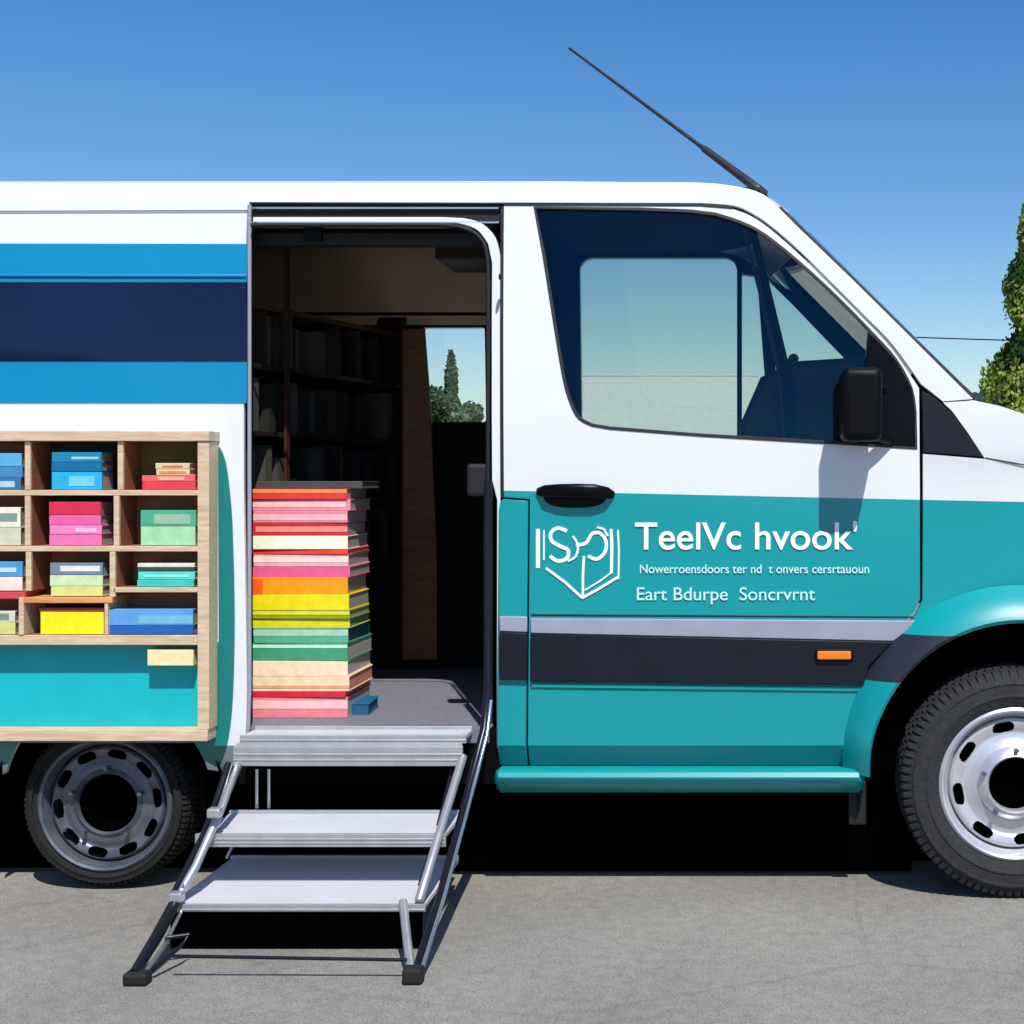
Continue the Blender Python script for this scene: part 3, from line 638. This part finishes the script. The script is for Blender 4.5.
# wheels
def lugs(bm, cx, cz, r, y0, y1, n, h=.010):
    wd = (y1-y0)
    for k in range(n):
        a = 2*math.pi*k/n
        for ya, yb, sh in ((y0, y0+wd*.2, 0), (y0+wd*.26, y0+wd*.44, .5), (y0+wd*.5, y0+wd*.68, .1), (y0+wd*.76, y1, .6)):
            a0 = a+sh*2*math.pi/n; a1 = a0+2*math.pi/n*.66; v = []
            for rr in (r-.004, r+h*(.45 if ya == y0 else 1)):
                for aa in (a0, a1):
                    for yy in (ya, yb): v.append(bm.verts.new((cx+rr*math.cos(aa), yy, cz+rr*math.sin(aa))))
            for f in ((0, 1, 3, 2), (4, 6, 7, 5), (0, 4, 5, 1), (2, 3, 7, 6), (0, 2, 6, 4), (1, 5, 7, 3)): bm.faces.new([v[i] for i in f])
def wheel(cx, cy, Rr, Rrim, width, mt, mr, hub, slots, front=True):
    wh = sub('wheel', van, (cx, cy, Rr)); bm = BM(); h = .009
    r0 = Rr-h
    prof_ = [(Rrim*.97, .03), (Rrim+.004, .006), (Rrim+.02, -.002), (Rrim+(r0-Rrim)*.32, -.009), (Rrim+(r0-Rrim)*.34, -.012), (Rrim+(r0-Rrim)*.38, -.012), (Rrim+(r0-Rrim)*.40, -.009), (Rrim+(r0-Rrim)*.65, -.006), (Rrim+(r0-Rrim)*.67, -.009), (Rrim+(r0-Rrim)*.72, -.008), (Rrim+(r0-Rrim)*.74, -.004), (r0-.022, .006), (r0-.008, .018), (r0, .034),
             (r0, width-.034), (r0-.008, width-.018), (r0-.03, width-.004), (Rrim+.02, width), (Rrim*.97, width-.03)]
    lathe_y(bm, prof_, cx, cy, Rr, 128); lugs(bm, cx, Rr, r0, cy+.022, cy+width-.02, 84, .007)
    for k in range(84):                                          # shoulder blocks down the sidewall
        a0 = 2*math.pi*k/84; a1 = a0+.045; v = []
        for rr, yy in ((r0-.03, -.001), (r0-.001, .012)):
            for aa in (a0, a1):
                for dy in (0, .012): v.append(bm.verts.new((cx+rr*math.cos(aa), cy+yy+dy, Rr+rr*math.sin(aa))))
        for f in ((0, 1, 3, 2), (4, 6, 7, 5), (0, 4, 5, 1), (2, 3, 7, 6), (0, 2, 6, 4), (1, 5, 7, 3)): bm.faces.new([v[i] for i in f])
    obj('tyre', bm, mt, wh, 30)
    bm = BM()                                                    # rim: lip, barrel, pressed disc with slots
    lathe_y(bm, [(Rrim*.94, .045), (Rrim+.002, .012), (Rrim+.006, .002), (Rrim-.002, -.004), (Rrim-.010, .000), (Rrim-.014, .016), (Rrim*.90, .03), (Rrim*.88, .10)], cx, cy, Rr, 96)
    seg = 288; key = [(Rrim*.895, .055), (Rrim*.86, .030), (Rrim*.83, .024), (Rrim*.80, .024), (Rrim*.73, .028), (Rrim*.68, .034), (Rrim*.60, .030), (Rrim*.50, .018 if front else .03), (hub+.035, .02 if front else .045), (hub+.02, .0 if front else .03), (hub+.006, -.008 if front else .02), (hub, .0 if front else .03), (hub-.004, .05 if front else .09)]
    rad = key[:2]+cat(key[2:7], 6)+key[7:]
    rings = [[bm.verts.new((cx+r*math.cos(2*math.pi*k/seg), cy+y, Rr+r*math.sin(2*math.pi*k/seg))) for k in range(seg)] for r, y in rad]
    for i in range(len(rings)-1):
        rm = (rad[i][0]+rad[i+1][0])/2
        for k in range(seg):
            ph = (2*math.pi*(k+.5)/seg+.2) % (2*math.pi/slots)-math.pi/slots
            if abs(ph*rm/(.036*Rrim/.24))**2.6+abs((rm-Rrim*.765)/(.018*Rrim/.24))**2.6 < 1: continue
            bm.faces.new((rings[i][k], rings[i][(k+1) % seg], rings[i+1][(k+1) % seg], rings[i+1][k]))
    sol = obj('rim', bm, mr, wh, 30); 
    bm = BM(); lathe_y(bm, [(Rrim*.93, .09), (.02, .095)], cx, cy, Rr, 48); obj('brake_drum', bm, M['dark'], wh, 40)
    bm = BM()
    for k in range(5):
        a = 2*math.pi*k/5+.3; rr = hub+.024; c_ = (cx+rr*math.cos(a), cy+(.005 if front else .02), Rr+rr*math.sin(a)); tube(bm, [c_, (c_[0], c_[1]-.02, c_[2])], .008, 6)
    obj('wheel_nuts', bm, M['hub'], wh)
    bm = BM(); lathe_y(bm, [(hub-.003, .03), (hub*.75, .018 if front else .05), (hub*.7, .07 if front else .09), (.004, .072 if front else .092)], cx, cy, Rr, 48); obj('hub_cap', bm, M['dark'], wh, 40)
    return wh
wheel(.905, -.075, .38, .246, .215, M['tyre'], M['steel'], .088, 8)
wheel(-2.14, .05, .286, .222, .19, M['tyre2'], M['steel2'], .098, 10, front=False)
for cx, Rr in ((.905, .38), (-2.14, .286)):
    bm = BM(); lathe_y(bm, [(.1, 0), (Rr-.03, 0), (Rr, .03), (Rr, .18), (Rr-.03, .21), (.1, .21)], cx, VW-.2, Rr, 48); obj('far_wheel', bm, M['tyre'], van, 40)
# antenna (on the van's roof)
A0, A1 = W(762, 192, .42), W(569, 48, .42); d_ = (A1-A0)
bm = BM(); pts = [A0-d_*.02]+[A0+d_*t for t in (0, .1, .3, .31, .33, .65, 1)]
tube(bm, pts, [.015, .017, .016, .013, .009, .0075, .0062, .0045], 10); ant = obj('antenna', bm, M['rubber'], van, 60)
bm = BM(); tube(bm, [A0+d_*t for t in (.02, .12, .24, .28)], [.018, .014, .009, .006], 8); obj('antenna_spring', bm, mat('antenna_sleeve', (40, 60, 66), .4), ant, 60)
bm = BM(); tube(bm, [(A0.x, .42, 2.38), (A0.x-.004, .42, A0.z)], [.035, .016], 14); obj('antenna_base', bm, M['black'], ant, 60)
# ---- lettering and emblem on the door
def lettering(s, px0, px1, pyb, cap, m, name='lettering', bold=.02, space=1.0):
    cu = bpy.data.curves.new(name, 'FONT'); cu.body = s; cu.size = 1; cu.offset = min(bold, .016); cu.extrude = .01; cu.space_character = space
    t = bpy.data.objects.new('tmp', cu); C.objects.link(t); dg = bpy.context.evaluated_depsgraph_get()
    me = bpy.data.meshes.new_from_object(t.evaluated_get(dg)); bpy.data.objects.remove(t)
    xs_ = [v.co.x for v in me.vertices]; X0, X1 = min(xs_), max(xs_)
    a, b = W(px0, pyb), W(px1, pyb); sx = (b.x-a.x)/(X1-X0); sz = cap/300/.73
    for v in me.vertices: x, y, z = v.co; v.co = (a.x+(x-X0)*sx, -.003-(.0015 if z > 0 else 0), a.z+y*sz)
    me.materials.clear(); me.materials.append(m)
    o = bpy.data.objects.new(name, me); C.objects.link(o); par(o, door)
    return o
lettering('TeelVc', 635, 741, 549, 28, M['letter'], bold=.010)
lettering("hvook'", 755, 857, 549, 28, M['letter'], bold=.010)
lettering('Nowerroensdoors ter nd  t onvers cersrtauoun', 640, 869, 573, 9.2, M['letter2'], bold=.006)
lettering('Eart Bdurpe  Soncrvrnt', 637, 815, 600, 13.5, M['letter2'], bold=.004)
def stroke(bm, pts, wpx, y=-.003):
    P = [Vector(p) for p in pts]; L_, R_ = [], []
    for i, p in enumerate(P):
        t = (P[min(i+1, len(P)-1)]-P[max(i-1, 0)]).normalized(); n_ = Vector((-t.y, t.x))*wpx/2
        L_.append(p+n_); R_.append(p-n_)
    for i in range(len(P)-1):
        q = [L_[i], L_[i+1], R_[i+1], R_[i]]; f_ = [bm.verts.new(W(c.x, c.y)+Vector((0, y, 0))) for c in q]; b_ = [bm.verts.new(W(c.x, c.y)+Vector((0, y+.002, 0))) for c in q]
        bm.faces.new(f_); bm.faces.new(b_[::-1])
        for k in range(4): bm.faces.new((f_[k], f_[(k+1) % 4], b_[(k+1) % 4], b_[k]))
bm = BM()
stroke(bm, [(538, 529), (538, 568)], 4); stroke(bm, [(544, 530), (544, 560)], 1.6, -.0035)
stroke(bm, [(546, 568), (565, 582), (582, 597.5)], 2.6, -.004); stroke(bm, [(582, 598), (600, 588), (618, 577)], 2.6, -.0045); stroke(bm, [(618.5, 579), (619, 550), (618, 530)], 1.8, -.0035)
stroke(bm, [(583, 598), (583, 575), (584, 556)], 2.4, -.003); stroke(bm, [(585, 590), (600, 581), (612, 572)], 1.6, -.0035); stroke(bm, [(611.5, 573), (612, 545), (611, 529)], 3, -.003)
stroke(bm, cat([(567, 531), (558, 528), (551, 533), (552, 541), (560, 546), (568, 550), (567, 558), (558, 561), (550, 556)], 5), 3.6, -.003)
stroke(bm, cat([(573, 536), (578, 545), (576, 556), (568, 561)], 4), 2.2, -.0045)
stroke(bm, cat([(576, 545), (586, 543), (592, 534), (600, 533), (606, 541), (605, 552), (597, 559), (588, 556)], 5), 3.4, -.0035)
stroke(bm, [(597, 527), (604, 529), (608, 536)], 2.2, -.0055)
obj('emblem', bm, M['letter'], door)

# ================================================================== ENTRY STEPS
steps = thing('entry_steps', 'silver fold-out metal steps leading up into the open side door', 'steps', (-1.3, -.45, 0))
XL, XRt = -1.655, -.915
def tread(x0, x1, y0, y1, z, lip=.03, m=M['tread'], name='tread'):
    bm = BM(); box(bm, x0, x1, y0, y1, z-.012, z); ng = int((y1-y0)/.018)
    for q_ in range(1, ng): box(bm, x0+.02, x1-.02, y0+q_*.018-.002, y0+q_*.018+.002, z+.0002, z+.0018)
    o = obj(name, bm, m, steps)
    bm = BM(); box(bm, x0-.004, x1+.004, y0-.012, y0-.001, z-lip, z+.004)
    for q_ in range(1, max(2, int(lip/.011))): box(bm, x0, x1, y0-.0155, y0-.0121, z-q_*.011-.003, z-q_*.011+.002)
    obj('tread_nosing', bm, M['alu'], o, bevel=.003)
    bm = BM(); box(bm, x0, x1, y1+.001, y1+.014, z-.008, z+.012); obj('rear_lip', bm, M['alu'], o, bevel=.003)
    return o
tp = tread(-1.625, -.895, -.105, .015, .545, .022)
bm = BM(); box(bm, -1.645, -.90, -.135, -.118, .452, .515); box(bm, -1.64, -.905, -.117, -.10, .505, .523); box(bm, -1.642, -.903, -.139, -.1351, .487, .493); box(bm, -1.642, -.903, -.139, -.1351, .470, .474); obj('front_panel', bm, M['alu'], tp, bevel=.004)
tread(-1.665, -.905, -.395, -.115, .292, .036)
tread(-1.68, -.928, -.585, -.055, .130, .018)
bm = BM(); box(bm, XL-.02, XRt-.02, -.590, -.580, .004, .118); obj('kick_plate', bm, M['dark'], steps)  # black plate added as the dark shade below the bottom tread
def T(pts, r, name, m, sm=60, flat=1.0, parent=None):
    bm = BM(); tube(bm, pts, r, 12, flat=flat); return obj(name, bm, m, parent or steps, sm)
# right side: long handrail/stringer in dark metal with bright inner rail
T([W(488, 480, -.012), W(488, 600, -.015), W(488, 690, -.03), W(484, 730, -.07), W(462, 816, -.30), W(440, 898, -.60), W(414, 978, -.88)], .014, 'side_rail', M['rail'])
T([W(491, 700, -.05), W(487, 735, -.09), W(466, 816, -.33), W(444, 898, -.62), W(421, 972, -.88)], .006, 'rail_edge', M['chrome'])
T([W(463, 757, -.12), W(446, 812, -.33), W(431, 862, -.5), W(419, 901, -.585)], .014, 'inner_rail', M['alu'])
T([W(452, 770, -.08), W(436, 835, -.3), W(420, 885, -.5)], .007, 'brace', M['rail'])
T([W(403, 902, -.595), W(407, 940, -.75), W(412, 976, -.87)], .013, 'leg', M['alu'])
bm = BM(); v = W(414, 984, -.89); box(bm, v.x-.03, v.x+.025, -.91, -.86, 0.002, .045); obj('foot', bm, M['rubber'], steps, bevel=.008)
# left side
T([W(240, 762, -.11), W(222, 806, -.36), W(212, 830, -.41), W(196, 866, -.5), W(178, 897, -.58)], .013, 'inner_rail', M['alu'])
T([W(228, 764, -.09), W(214, 808, -.30), W(202, 838, -.42), W(174, 893, -.58)], .010, 'side_rail', M['rail'])
T([W(233, 764, -.09), W(219, 806, -.30), W(207, 838, -.42), W(182, 889, -.57)], .005, 'rail_edge', M['chrome'])
T([W(175, 903, -.60), W(156, 938, -.74), W(134, 974, -.89)], [.017, .017, .015], 'leg', M['rail'])
T([W(181, 912, -.60), W(165, 945, -.74), W(145, 972, -.86)], .006, 'brace', M['chrome'])
T([W(165, 938, -.74), W(190, 934, -.72), W(180, 947, -.76), W(152, 970, -.86)], .006, 'brace', M['rail'])
bm = BM(); v = W(134, 978, -.89); box(bm, v.x-.022, v.x+.045, -.92, -.87, .002, .035); obj('foot', bm, M['rubber'], steps, bevel=.008)
T([W(172, 956, -.86), W(407, 960, -.86)], .005, 'stretcher', M['rail'])
for px, yy in ((214, 813), (176, 897)):
    bm = BM(); v = W(px, yy, -.42 if yy < 850 else -.6); box(bm, v.x-.018, v.x+.022, v.y-.018, v.y+.018, v.z-.014, v.z+.016); obj('hinge', bm, M['alu'], steps, bevel=.006)
for px in (257, 269):
    T([W(px, 769, -.05), W(px, 808, -.05)], .006, 'hanger', M['chrome'])
T([W(227, 858, -.07), W(233, 845, -.07), W(262, 845, -.07)], .007, 'bracket', M['alu'])

# ================================================================== BOOKS
def book(L, T_, Dp, cover, pages, label, loc, rz=0, group=None, band=None, band2=None, name='book'):
    """lying book, spine (length L) towards -y; origin at the middle of the spine's bottom edge"""
    t = thing(name, label, 'book', loc, rz, group); mw = WM[t.name]; th = min(.003, T_*.16)
    def put(bm, nm, m, parent, bev=0):
        bmesh.ops.transform(bm, matrix=mw, verts=bm.verts[:]); return obj(nm, bm, m, parent, bevel=bev, seg=2)
    bm = BM(); box(bm, -L/2, L/2, 0, Dp, 0, th); box(bm, -L/2, L/2, 0, Dp, T_-th, T_)
    box(bm, -L/2, L/2, -.002, .004, .0004, T_-.0004); c = put(bm, 'cover', cover, t, .0012)
    bm = BM(); box(bm, -L/2+.003, L/2-.003, .005, Dp-.004, th+.0003, T_-th-.0003); put(bm, 'pages', pages, t)
    for bd in (band, band2):
        if bd:
            x0, x1, f0, f1, col = bd; bm = BM(); box(bm, -L/2+L*x0, -L/2+L*x1, -.0032, -.0021, T_*f0, T_*f1); put(bm, 'spine_label', cmat(col), c)
    return t
grey = pagemat((176, 168, 156))
# the tall stack in the doorway
STK = [ # y_top, y_bottom, cover, band, words, page colour
 (697.5, 718, (228, 128, 138), (.0, 1, .45, .85, (240, 190, 186)), 'thick salmon pink book at the very bottom of the tall stack', None),
 (691.5, 697.3, (206, 36, 52), None, 'thin red book just above the bottom pink one in the tall stack', (226, 130, 96)),
 (676.5, 691.3, (238, 208, 172), (.0, 1, .2, .4, (226, 160, 120)), 'cream book above the thin red one low in the tall stack', (226, 150, 120)),
 (661, 676.3, (242, 216, 178), None, 'plain cream book right below the green ones in the tall stack', (190, 186, 170)),
 (643.5, 660.8, (62, 150, 112), (.0, 1, .74, .92, (196, 226, 206)), 'green book with a pale line on its spine in the tall stack', (180, 176, 160)),
 (628.5, 643.3, (84, 170, 132), (.0, 1, .5, .9, (160, 206, 176)), 'mint green book with pale upper half in the tall stack', (40, 100, 120)),
 (619, 628.3, (214, 208, 30), None, 'lime yellow book above the mint green one in the tall stack', (120, 150, 130)),
 (610.5, 618.8, (140, 160, 20), (.0, 1, .5, .9, (222, 214, 60)), 'olive green book just below the bright yellow one in the tall stack', None),
 (594.5, 610.3, (232, 214, 10), None, 'thick bright yellow book halfway up the tall stack', None),
 (577.5, 594.3, (245, 152, 10), (.0, .12, .0, .9, (238, 96, 20)), 'thick orange book halfway up the tall stack', None),
 (567, 577.3, (226, 92, 140), None, 'hot pink book right above the orange one in the tall stack', None),
 (554.5, 566.8, (236, 168, 176), (.0, 1, .35, .8, (246, 214, 204)), 'pale rose book above the hot pink one in the tall stack', None),
 (549.5, 554.3, (236, 66, 34), None, 'thin vermilion book under the white one in the tall stack', None),
 (536, 549.3, (244, 240, 214), None, 'white book between two red ones in the tall stack', None),
 (523, 535.8, (196, 34, 44), (.05, 1, .3, .72, (240, 140, 124)), 'dark red book with salmon label in the tall stack', None),
 (511, 522.8, (232, 130, 150), (.0, 1, .2, .7, (242, 178, 182)), 'pink book, lower of the two pink ones near the top of the tall stack', None),
 (499.5, 510.8, (236, 140, 158), (.0, .95, .3, .8, (244, 188, 190)), 'pink book, upper of the two pink ones near the top of the tall stack', None),
 (489, 499.3, (226, 60, 50), (.0, 1, .6, .95, (240, 140, 80)), 'red book with orange line near the top of the tall stack', None),
]
ys = .25; sc = F/(D+ys); rnd = random.Random(3); zf = .5475
k = zf-(CZ-(718-VY)/sc)
for i, (yt, yb, col, band, lab, pg) in enumerate(STK):
    z0 = CZ-(yb-VY)/sc+k; T_ = (yb-yt)/sc
    if i: z0 = ztop+.0005; T_ = max(.010, CZ-(yt-VY)/sc+k-z0)
    ztop = z0+T_
    xl = (251.5-VX)/sc; L = .336+rnd.uniform(-.007, .010); jx = rnd.uniform(-.004, .004); low = i < 6
    book(L, T_, .27+rnd.uniform(0, .03)+(.05 if low else 0), cmat(col), pagemat(pg) if pg else grey, lab, (xl+.170+jx, ys+rnd.uniform(-.006, .004), z0), R(rnd.uniform(-1.2, 1.2)), 'books in the tall stack in the doorway', band)
book(.37, .026, .27, cmat((64, 70, 66)), pagemat((90, 92, 84)), 'dark grey-green book on the very top of the tall stack', (xl+.195, ys+.03, ztop+.0006), R(1), 'books in the tall stack in the doorway')
v = W(362, 717, .42); book(.20, .040, .062, cmat((18, 96, 134)), pagemat((20, 96, 130)), 'small blue book lying on the van floor against the foot of the tall stack', (-1.382, .41, .5478), R(-86), 'books on the van floor')
# shelf unit hung on the van's side
YS = -.085; YB = .075
shelf = thing('bookshelf', 'pale plywood cubbyhole bookshelf with teal lower panel set into the side of the van', 'bookshelf', (W(60, 742, YS).x, -.04, W(0, 742, YS).z))
def sb(px0, px1, py0, py1, name, m, y0=YS, y1=YB, bev=.0015, label=None):
    a, b = W(px0, py1, YS), W(px1, py0, YS); bm = BM()
    if name in ('divider', 'shelf_board') and m is M['wood']:    # brown board with a pale edge strip
        box(bm, a.x, b.x, y0+.0125, y1, a.z, b.z); o = obj(name, bm, M['shelfback'], shelf, bevel=bev)
        bm = BM(); box(bm, a.x, b.x, y0, y0+.012, a.z, b.z); obj('edge_strip', bm, M['wood'], o, bevel=bev); return o
    box(bm, a.x, b.x, y0, y1, a.z, b.z); o = obj(name, bm, m, shelf, bevel=bev)
    if label: o['label'] = label
    return o
sb(197.5, 209, 441.2, 729.8, 'side_board', M['wood'], YS, -.006); sb(-86, -75, 441.2, 729.8, 'side_board', M['wood'], YS, -.006)
sb(197.5, 209, 441.2, 640, 'side_board', M['wood'], -.0055, YB); sb(-86, -75, 441.2, 640, 'side_board', M['wood'], -.0055, YB)
sb(-86, 210, 431, 441, 'top_board', M['wood'], YS-.006); sb(-86, 208, 730, 741, 'bottom_board', M['wood'], YS-.004, -.006)
sb(-74.8, 197.3, 441.3, 635, 'back_panel', M['shelfback'], YB-.010, YB-.001, 0)
sb(-74.8, 197.3, 645.3, 729.7, 'lower_panel', M['tealshelf'], -.014, -.006, 0)
sb(-74.8, 197.3, 635.3, 645, 'shelf_board', M['wood'])
for y0_, y1_ in ((490, 495.5), (546, 551.5)): sb(-74.8, 197.3, y0_, y1_, 'shelf_board', M['wood'], YS+.004)
sb(112.8, 197.3, 587.5, 592.5, 'shelf_board', M['wood'], YS+.004); sb(-74.8, 24, 592, 599, 'shelf_board', cmat((200, 70, 72)), YS+.004)
for px, y0_, y1_ in ((24, 441.3, 489.8), (117, 441.3, 489.8), (24, 495.8, 545.8), (113, 495.8, 545.8), (25, 551.8, 591), (109, 551.8, 597)): sb(px, px+5.6, y0_, y1_, 'divider', M['wood'], YS+.004)
box_o = M['wood']
sb(24.3, 112.5, 597.3, 603, 'inner_box', wood('honey_wood', (196, 126, 66), (222, 158, 96)), YS-.003); sb(19, 24, 597.3, 635, 'inner_box', M['wood'], YS-.003); sb(104.5, 108, 603.3, 635, 'inner_box', M['wood'], YS-.001)
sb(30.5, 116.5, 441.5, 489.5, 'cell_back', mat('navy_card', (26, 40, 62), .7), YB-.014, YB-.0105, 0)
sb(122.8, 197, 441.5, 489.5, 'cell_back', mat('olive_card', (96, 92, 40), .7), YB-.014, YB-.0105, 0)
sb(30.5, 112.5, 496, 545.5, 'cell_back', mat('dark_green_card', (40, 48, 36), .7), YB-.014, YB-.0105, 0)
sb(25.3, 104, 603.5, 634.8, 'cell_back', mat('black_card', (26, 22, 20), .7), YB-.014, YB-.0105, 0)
sb(146, 192, 650, 666, 'label_plate', cmat((236, 218, 168)), YS+.012, YS+.070, .001)
CELL = [ # x0,x1,yfloor,[ (height px, colour, band, label) from the bottom ]
 (-40, 22, 490, [(12, (54, 110, 150), (.1, .9, .2, .7, (170, 200, 214)), 'blue book with pale title at the bottom of the top left cubbyhole'), (11, (60, 130, 180), None, 'mid blue book in the middle of the top left cubbyhole'), (13, (88, 166, 214), None, 'light blue book at the top of the top left cubbyhole')]),
 (51, 102, 490, [(18, (36, 168, 214), (.35, .85, .2, .75, (110, 200, 230)), 'bright cyan book at the bottom of the navy cubbyhole'), (9, (0, 104, 150), None, 'deep blue book in the middle of the navy cubbyhole'), (10, (22, 128, 170), (.4, .95, .3, .55, (150, 210, 225)), 'blue-green book at the top of the navy cubbyhole')]),
 (142, 196, 490, [(8, (214, 60, 70), None, 'flat red book at the bottom of the top right cubbyhole'), (6, (232, 100, 96), (.3, .8, .2, .8, (244, 170, 140)), 'coral book in the top right cubbyhole')]),
 (156, 190, 476, [(6, (232, 196, 150), (.1, .9, .3, .7, (224, 130, 90)), 'small peach book lying on the coral book'), (6, (206, 196, 150), (.2, .8, .3, .6, (214, 110, 80)), 'small sand-coloured book topmost in the top right cubbyhole')]),
 (-42, 21, 546, [(18, (200, 198, 176), None, 'stone-coloured book at the bottom of the left cubbyhole in the second row'), (20, (226, 222, 200), (.5, .95, .3, .7, (120, 150, 140)), 'ivory book with green title in the second row, far left')]),
 (49, 102, 546, [(11, (230, 110, 168), None, 'pink book at the bottom of the dark green cubbyhole'), (9, (238, 130, 184), (.5, .9, .2, .7, (244, 180, 210)), 'candy pink book with pale label second in the dark green cubbyhole'), (10, (226, 96, 156), None, 'rose pink book third in the dark green cubbyhole'), (13, (206, 40, 76), None, 'crimson book at the top of the dark green cubbyhole')]),
 (140, 196, 546, [(19, (160, 212, 160), None, 'pale green book at the bottom of the right cubbyhole in the second row'), (16, (70, 166, 130), (.25, .9, .15, .75, (150, 180, 150)), 'sea green book with faded title in the right of the second row')]),
 (-40, 23, 591.5, [(14, (240, 214, 204), None, 'blush white book at the left of the third row'), (15, (70, 150, 196), (.3, .9, .3, .6, (190, 215, 225)), 'sky blue book at the left of the third row')]),
 (50, 103, 597, [(10, (204, 212, 130), None, 'yellow-green book at the bottom of the middle cubbyhole in the third row'), (11, (196, 220, 170), None, 'soft green book in the middle cubbyhole of the third row'), (12, (110, 130, 150), (.2, .95, .3, .75, (220, 220, 214)), 'slate blue book with pale title in the middle of the third row')]),
 (137, 195, 587.5, [(7, (60, 190, 176), None, 'turquoise book at the bottom of the right cubbyhole in the third row'), (8, (90, 206, 190), (.1, .9, .3, .6, (140, 220, 206)), 'aqua book in the right cubbyhole of the third row'), (4, (40, 70, 66), None, 'thin dark green book in the right cubbyhole of the third row'), (4, (220, 214, 190), None, 'thin cream book topmost in the right cubbyhole of the third row')]),
 (-44, 16, 635.3, [(12, (198, 206, 120), None, 'moss yellow book at the far left of the bottom row'), (11, (206, 206, 190), (.3, .9, .2, .8, (120, 140, 120)), 'pale grey book at the far left of the bottom row')]),
 (39, 104, 635.3, [(23, (246, 226, 20), None, 'thick bright yellow book in the honey wood box of the bottom row'), (3.5, (150, 60, 50), None, 'thin rust red book lying on the thick yellow book')]),
 (109, 194, 635.3, [(9, (22, 92, 170), None, 'wide royal blue book in the bottom right cubbyhole'), (16, (90, 152, 208), (.35, 1, .1, .6, (112, 176, 204)), 'wide light blue book in the bottom right cubbyhole')]),
]
yb_ = YS+.016; scb = F/(D+yb_)
for x0, x1, yf, bl in CELL:
    z = W(0, yf, YS+.0).z+.0012
    if x0 == 156: z = ztc
    for j, (h, col, band, lab) in enumerate(bl):
        L = (x1-x0)/scb; T_ = h/scb; book(L*(1-.03*rnd.random()), T_, .098, cmat(col), grey, lab, (((x0+x1)/2-VX)/scb+rnd.uniform(-.002, .002), yb_+rnd.uniform(0, .003), z), R(rnd.uniform(-.4, .4)), 'books lying in the cubbyhole shelf', band)
        z += T_+.0006
    ztc = z
# the dark bookcase inside the van
A_ = Vector((-1.785, .16)); B_ = Vector((-1.475, 1.60)); LL = (B_-A_).length; ang = math.atan2(B_.y-A_.y, B_.x-A_.x)
case = thing('bookcase', 'tall dark bookcase with upright books along the inside of the van', 'bookcase', (A_.x, A_.y, .548), ang)
mwc = WM[case.name]
def cb(name, m, *b, parent=None):
    bm = BM(); box(bm, *b); bmesh.ops.transform(bm, matrix=mwc, verts=bm.verts[:]); return obj(name, bm, m, parent or case, bevel=.002)
zs_ = [1.548-.548-.5, 1.30-.548, 1.548-.548, 1.79-.548, 2.01-.548]
for i, z in enumerate(zs_): cb('shelf_board', M['darkwood'] if i < 4 else wood('worn_edge_wood', (60, 42, 34), (84, 62, 50)), .0, LL, .0, .24, z-.009, z+.009)
cb('back_panel', M['lining'], 0, LL, .241, .25, 0, 1.46); cb('side_board', M['darkwood'], -.021, -.001, 0, .25, 0, 1.462); cb('side_board', M['darkwood'], LL+.001, LL+.02, 0, .25, 0, 1.55)
cb('post', M['red_wood'], .42, .45, -.012, -.002, 0, 1.74)
rnd = random.Random(11); cols = [(34, 32, 30), (62, 59, 56), (50, 28, 18), (18, 24, 34), (34, 18, 15), (24, 27, 23), (70, 66, 58), (16, 17, 19)]
words = ['second shelf from the bottom', 'third shelf from the bottom', 'shelf level with the stack top', 'highest filled shelf']
mats = [cmat(c_, .7) for c_ in cols]
proto = {}
for si in (0, 1, 2, 3):
    z = zs_[si]+.0095; x = .02
    while x < LL-.05:
        if rnd.random() < .22: x += rnd.uniform(.04, .14); continue
        wd = rnd.uniform(.016, .036); hh = rnd.uniform(.15, .205); ci = rnd.randrange(len(cols)); lean = rnd.uniform(-3, 3)*(rnd.random() < .3)
        key = (ci, round(wd, 2), round(hh, 2))
        loc = mwc @ Vector((x+wd/2, .02, z))
        if key not in proto:
            bm = BM(); box(bm, -wd/2, -wd/2+.0025, 0, .14, 0, hh); box(bm, wd/2-.0025, wd/2, 0, .14, 0, hh); box(bm, -wd/2, wd/2, -.002, .003, 0, hh)
            me = bpy.data.meshes.new('cover'); bm.to_mesh(me); bm.free(); me.materials.append(mats[ci])
            bm = BM(); box(bm, -wd/2+.003, wd/2-.003, .004, .136, .004, hh-.004); mp = bpy.data.meshes.new('pages'); bm.to_mesh(mp); bm.free(); mp.materials.append(grey); proto[key] = (me, mp)
        t = thing('standing_book', 'dark book standing upright inside the van on the bookcase, %s' % words[si], 'book', loc, ang, 'books on the %s of the bookcase' % words[si])
        t.rotation_euler = (0, 0, ang)
        for nm, me in zip(('cover', 'pages'), proto[key]):
            o = bpy.data.objects.new(nm, me); C.objects.link(o); o.parent = t
        x += wd+.002
# slanting wooden upright beside the far window
bm = BM(); pts = [W(402, 330, 1.52), W(424, 328, 1.52), W(431, 420, 1.52), W(437, 560, 1.52), W(437, 660, 1.52), W(402, 660, 1.52)]
f = bm.faces.new([bm.verts.new(p_) for p_ in pts]); r = bmesh.ops.extrude_face_region(bm, geom=[f])
for v in r['geom']:
    if isinstance(v, bmesh.types.BMVert): v.co.y += .03
tag(obj('wooden_upright', bm, M['orangewood'], bevel=.004), 'orange-brown wooden board standing beside the small window inside the van', 'board')
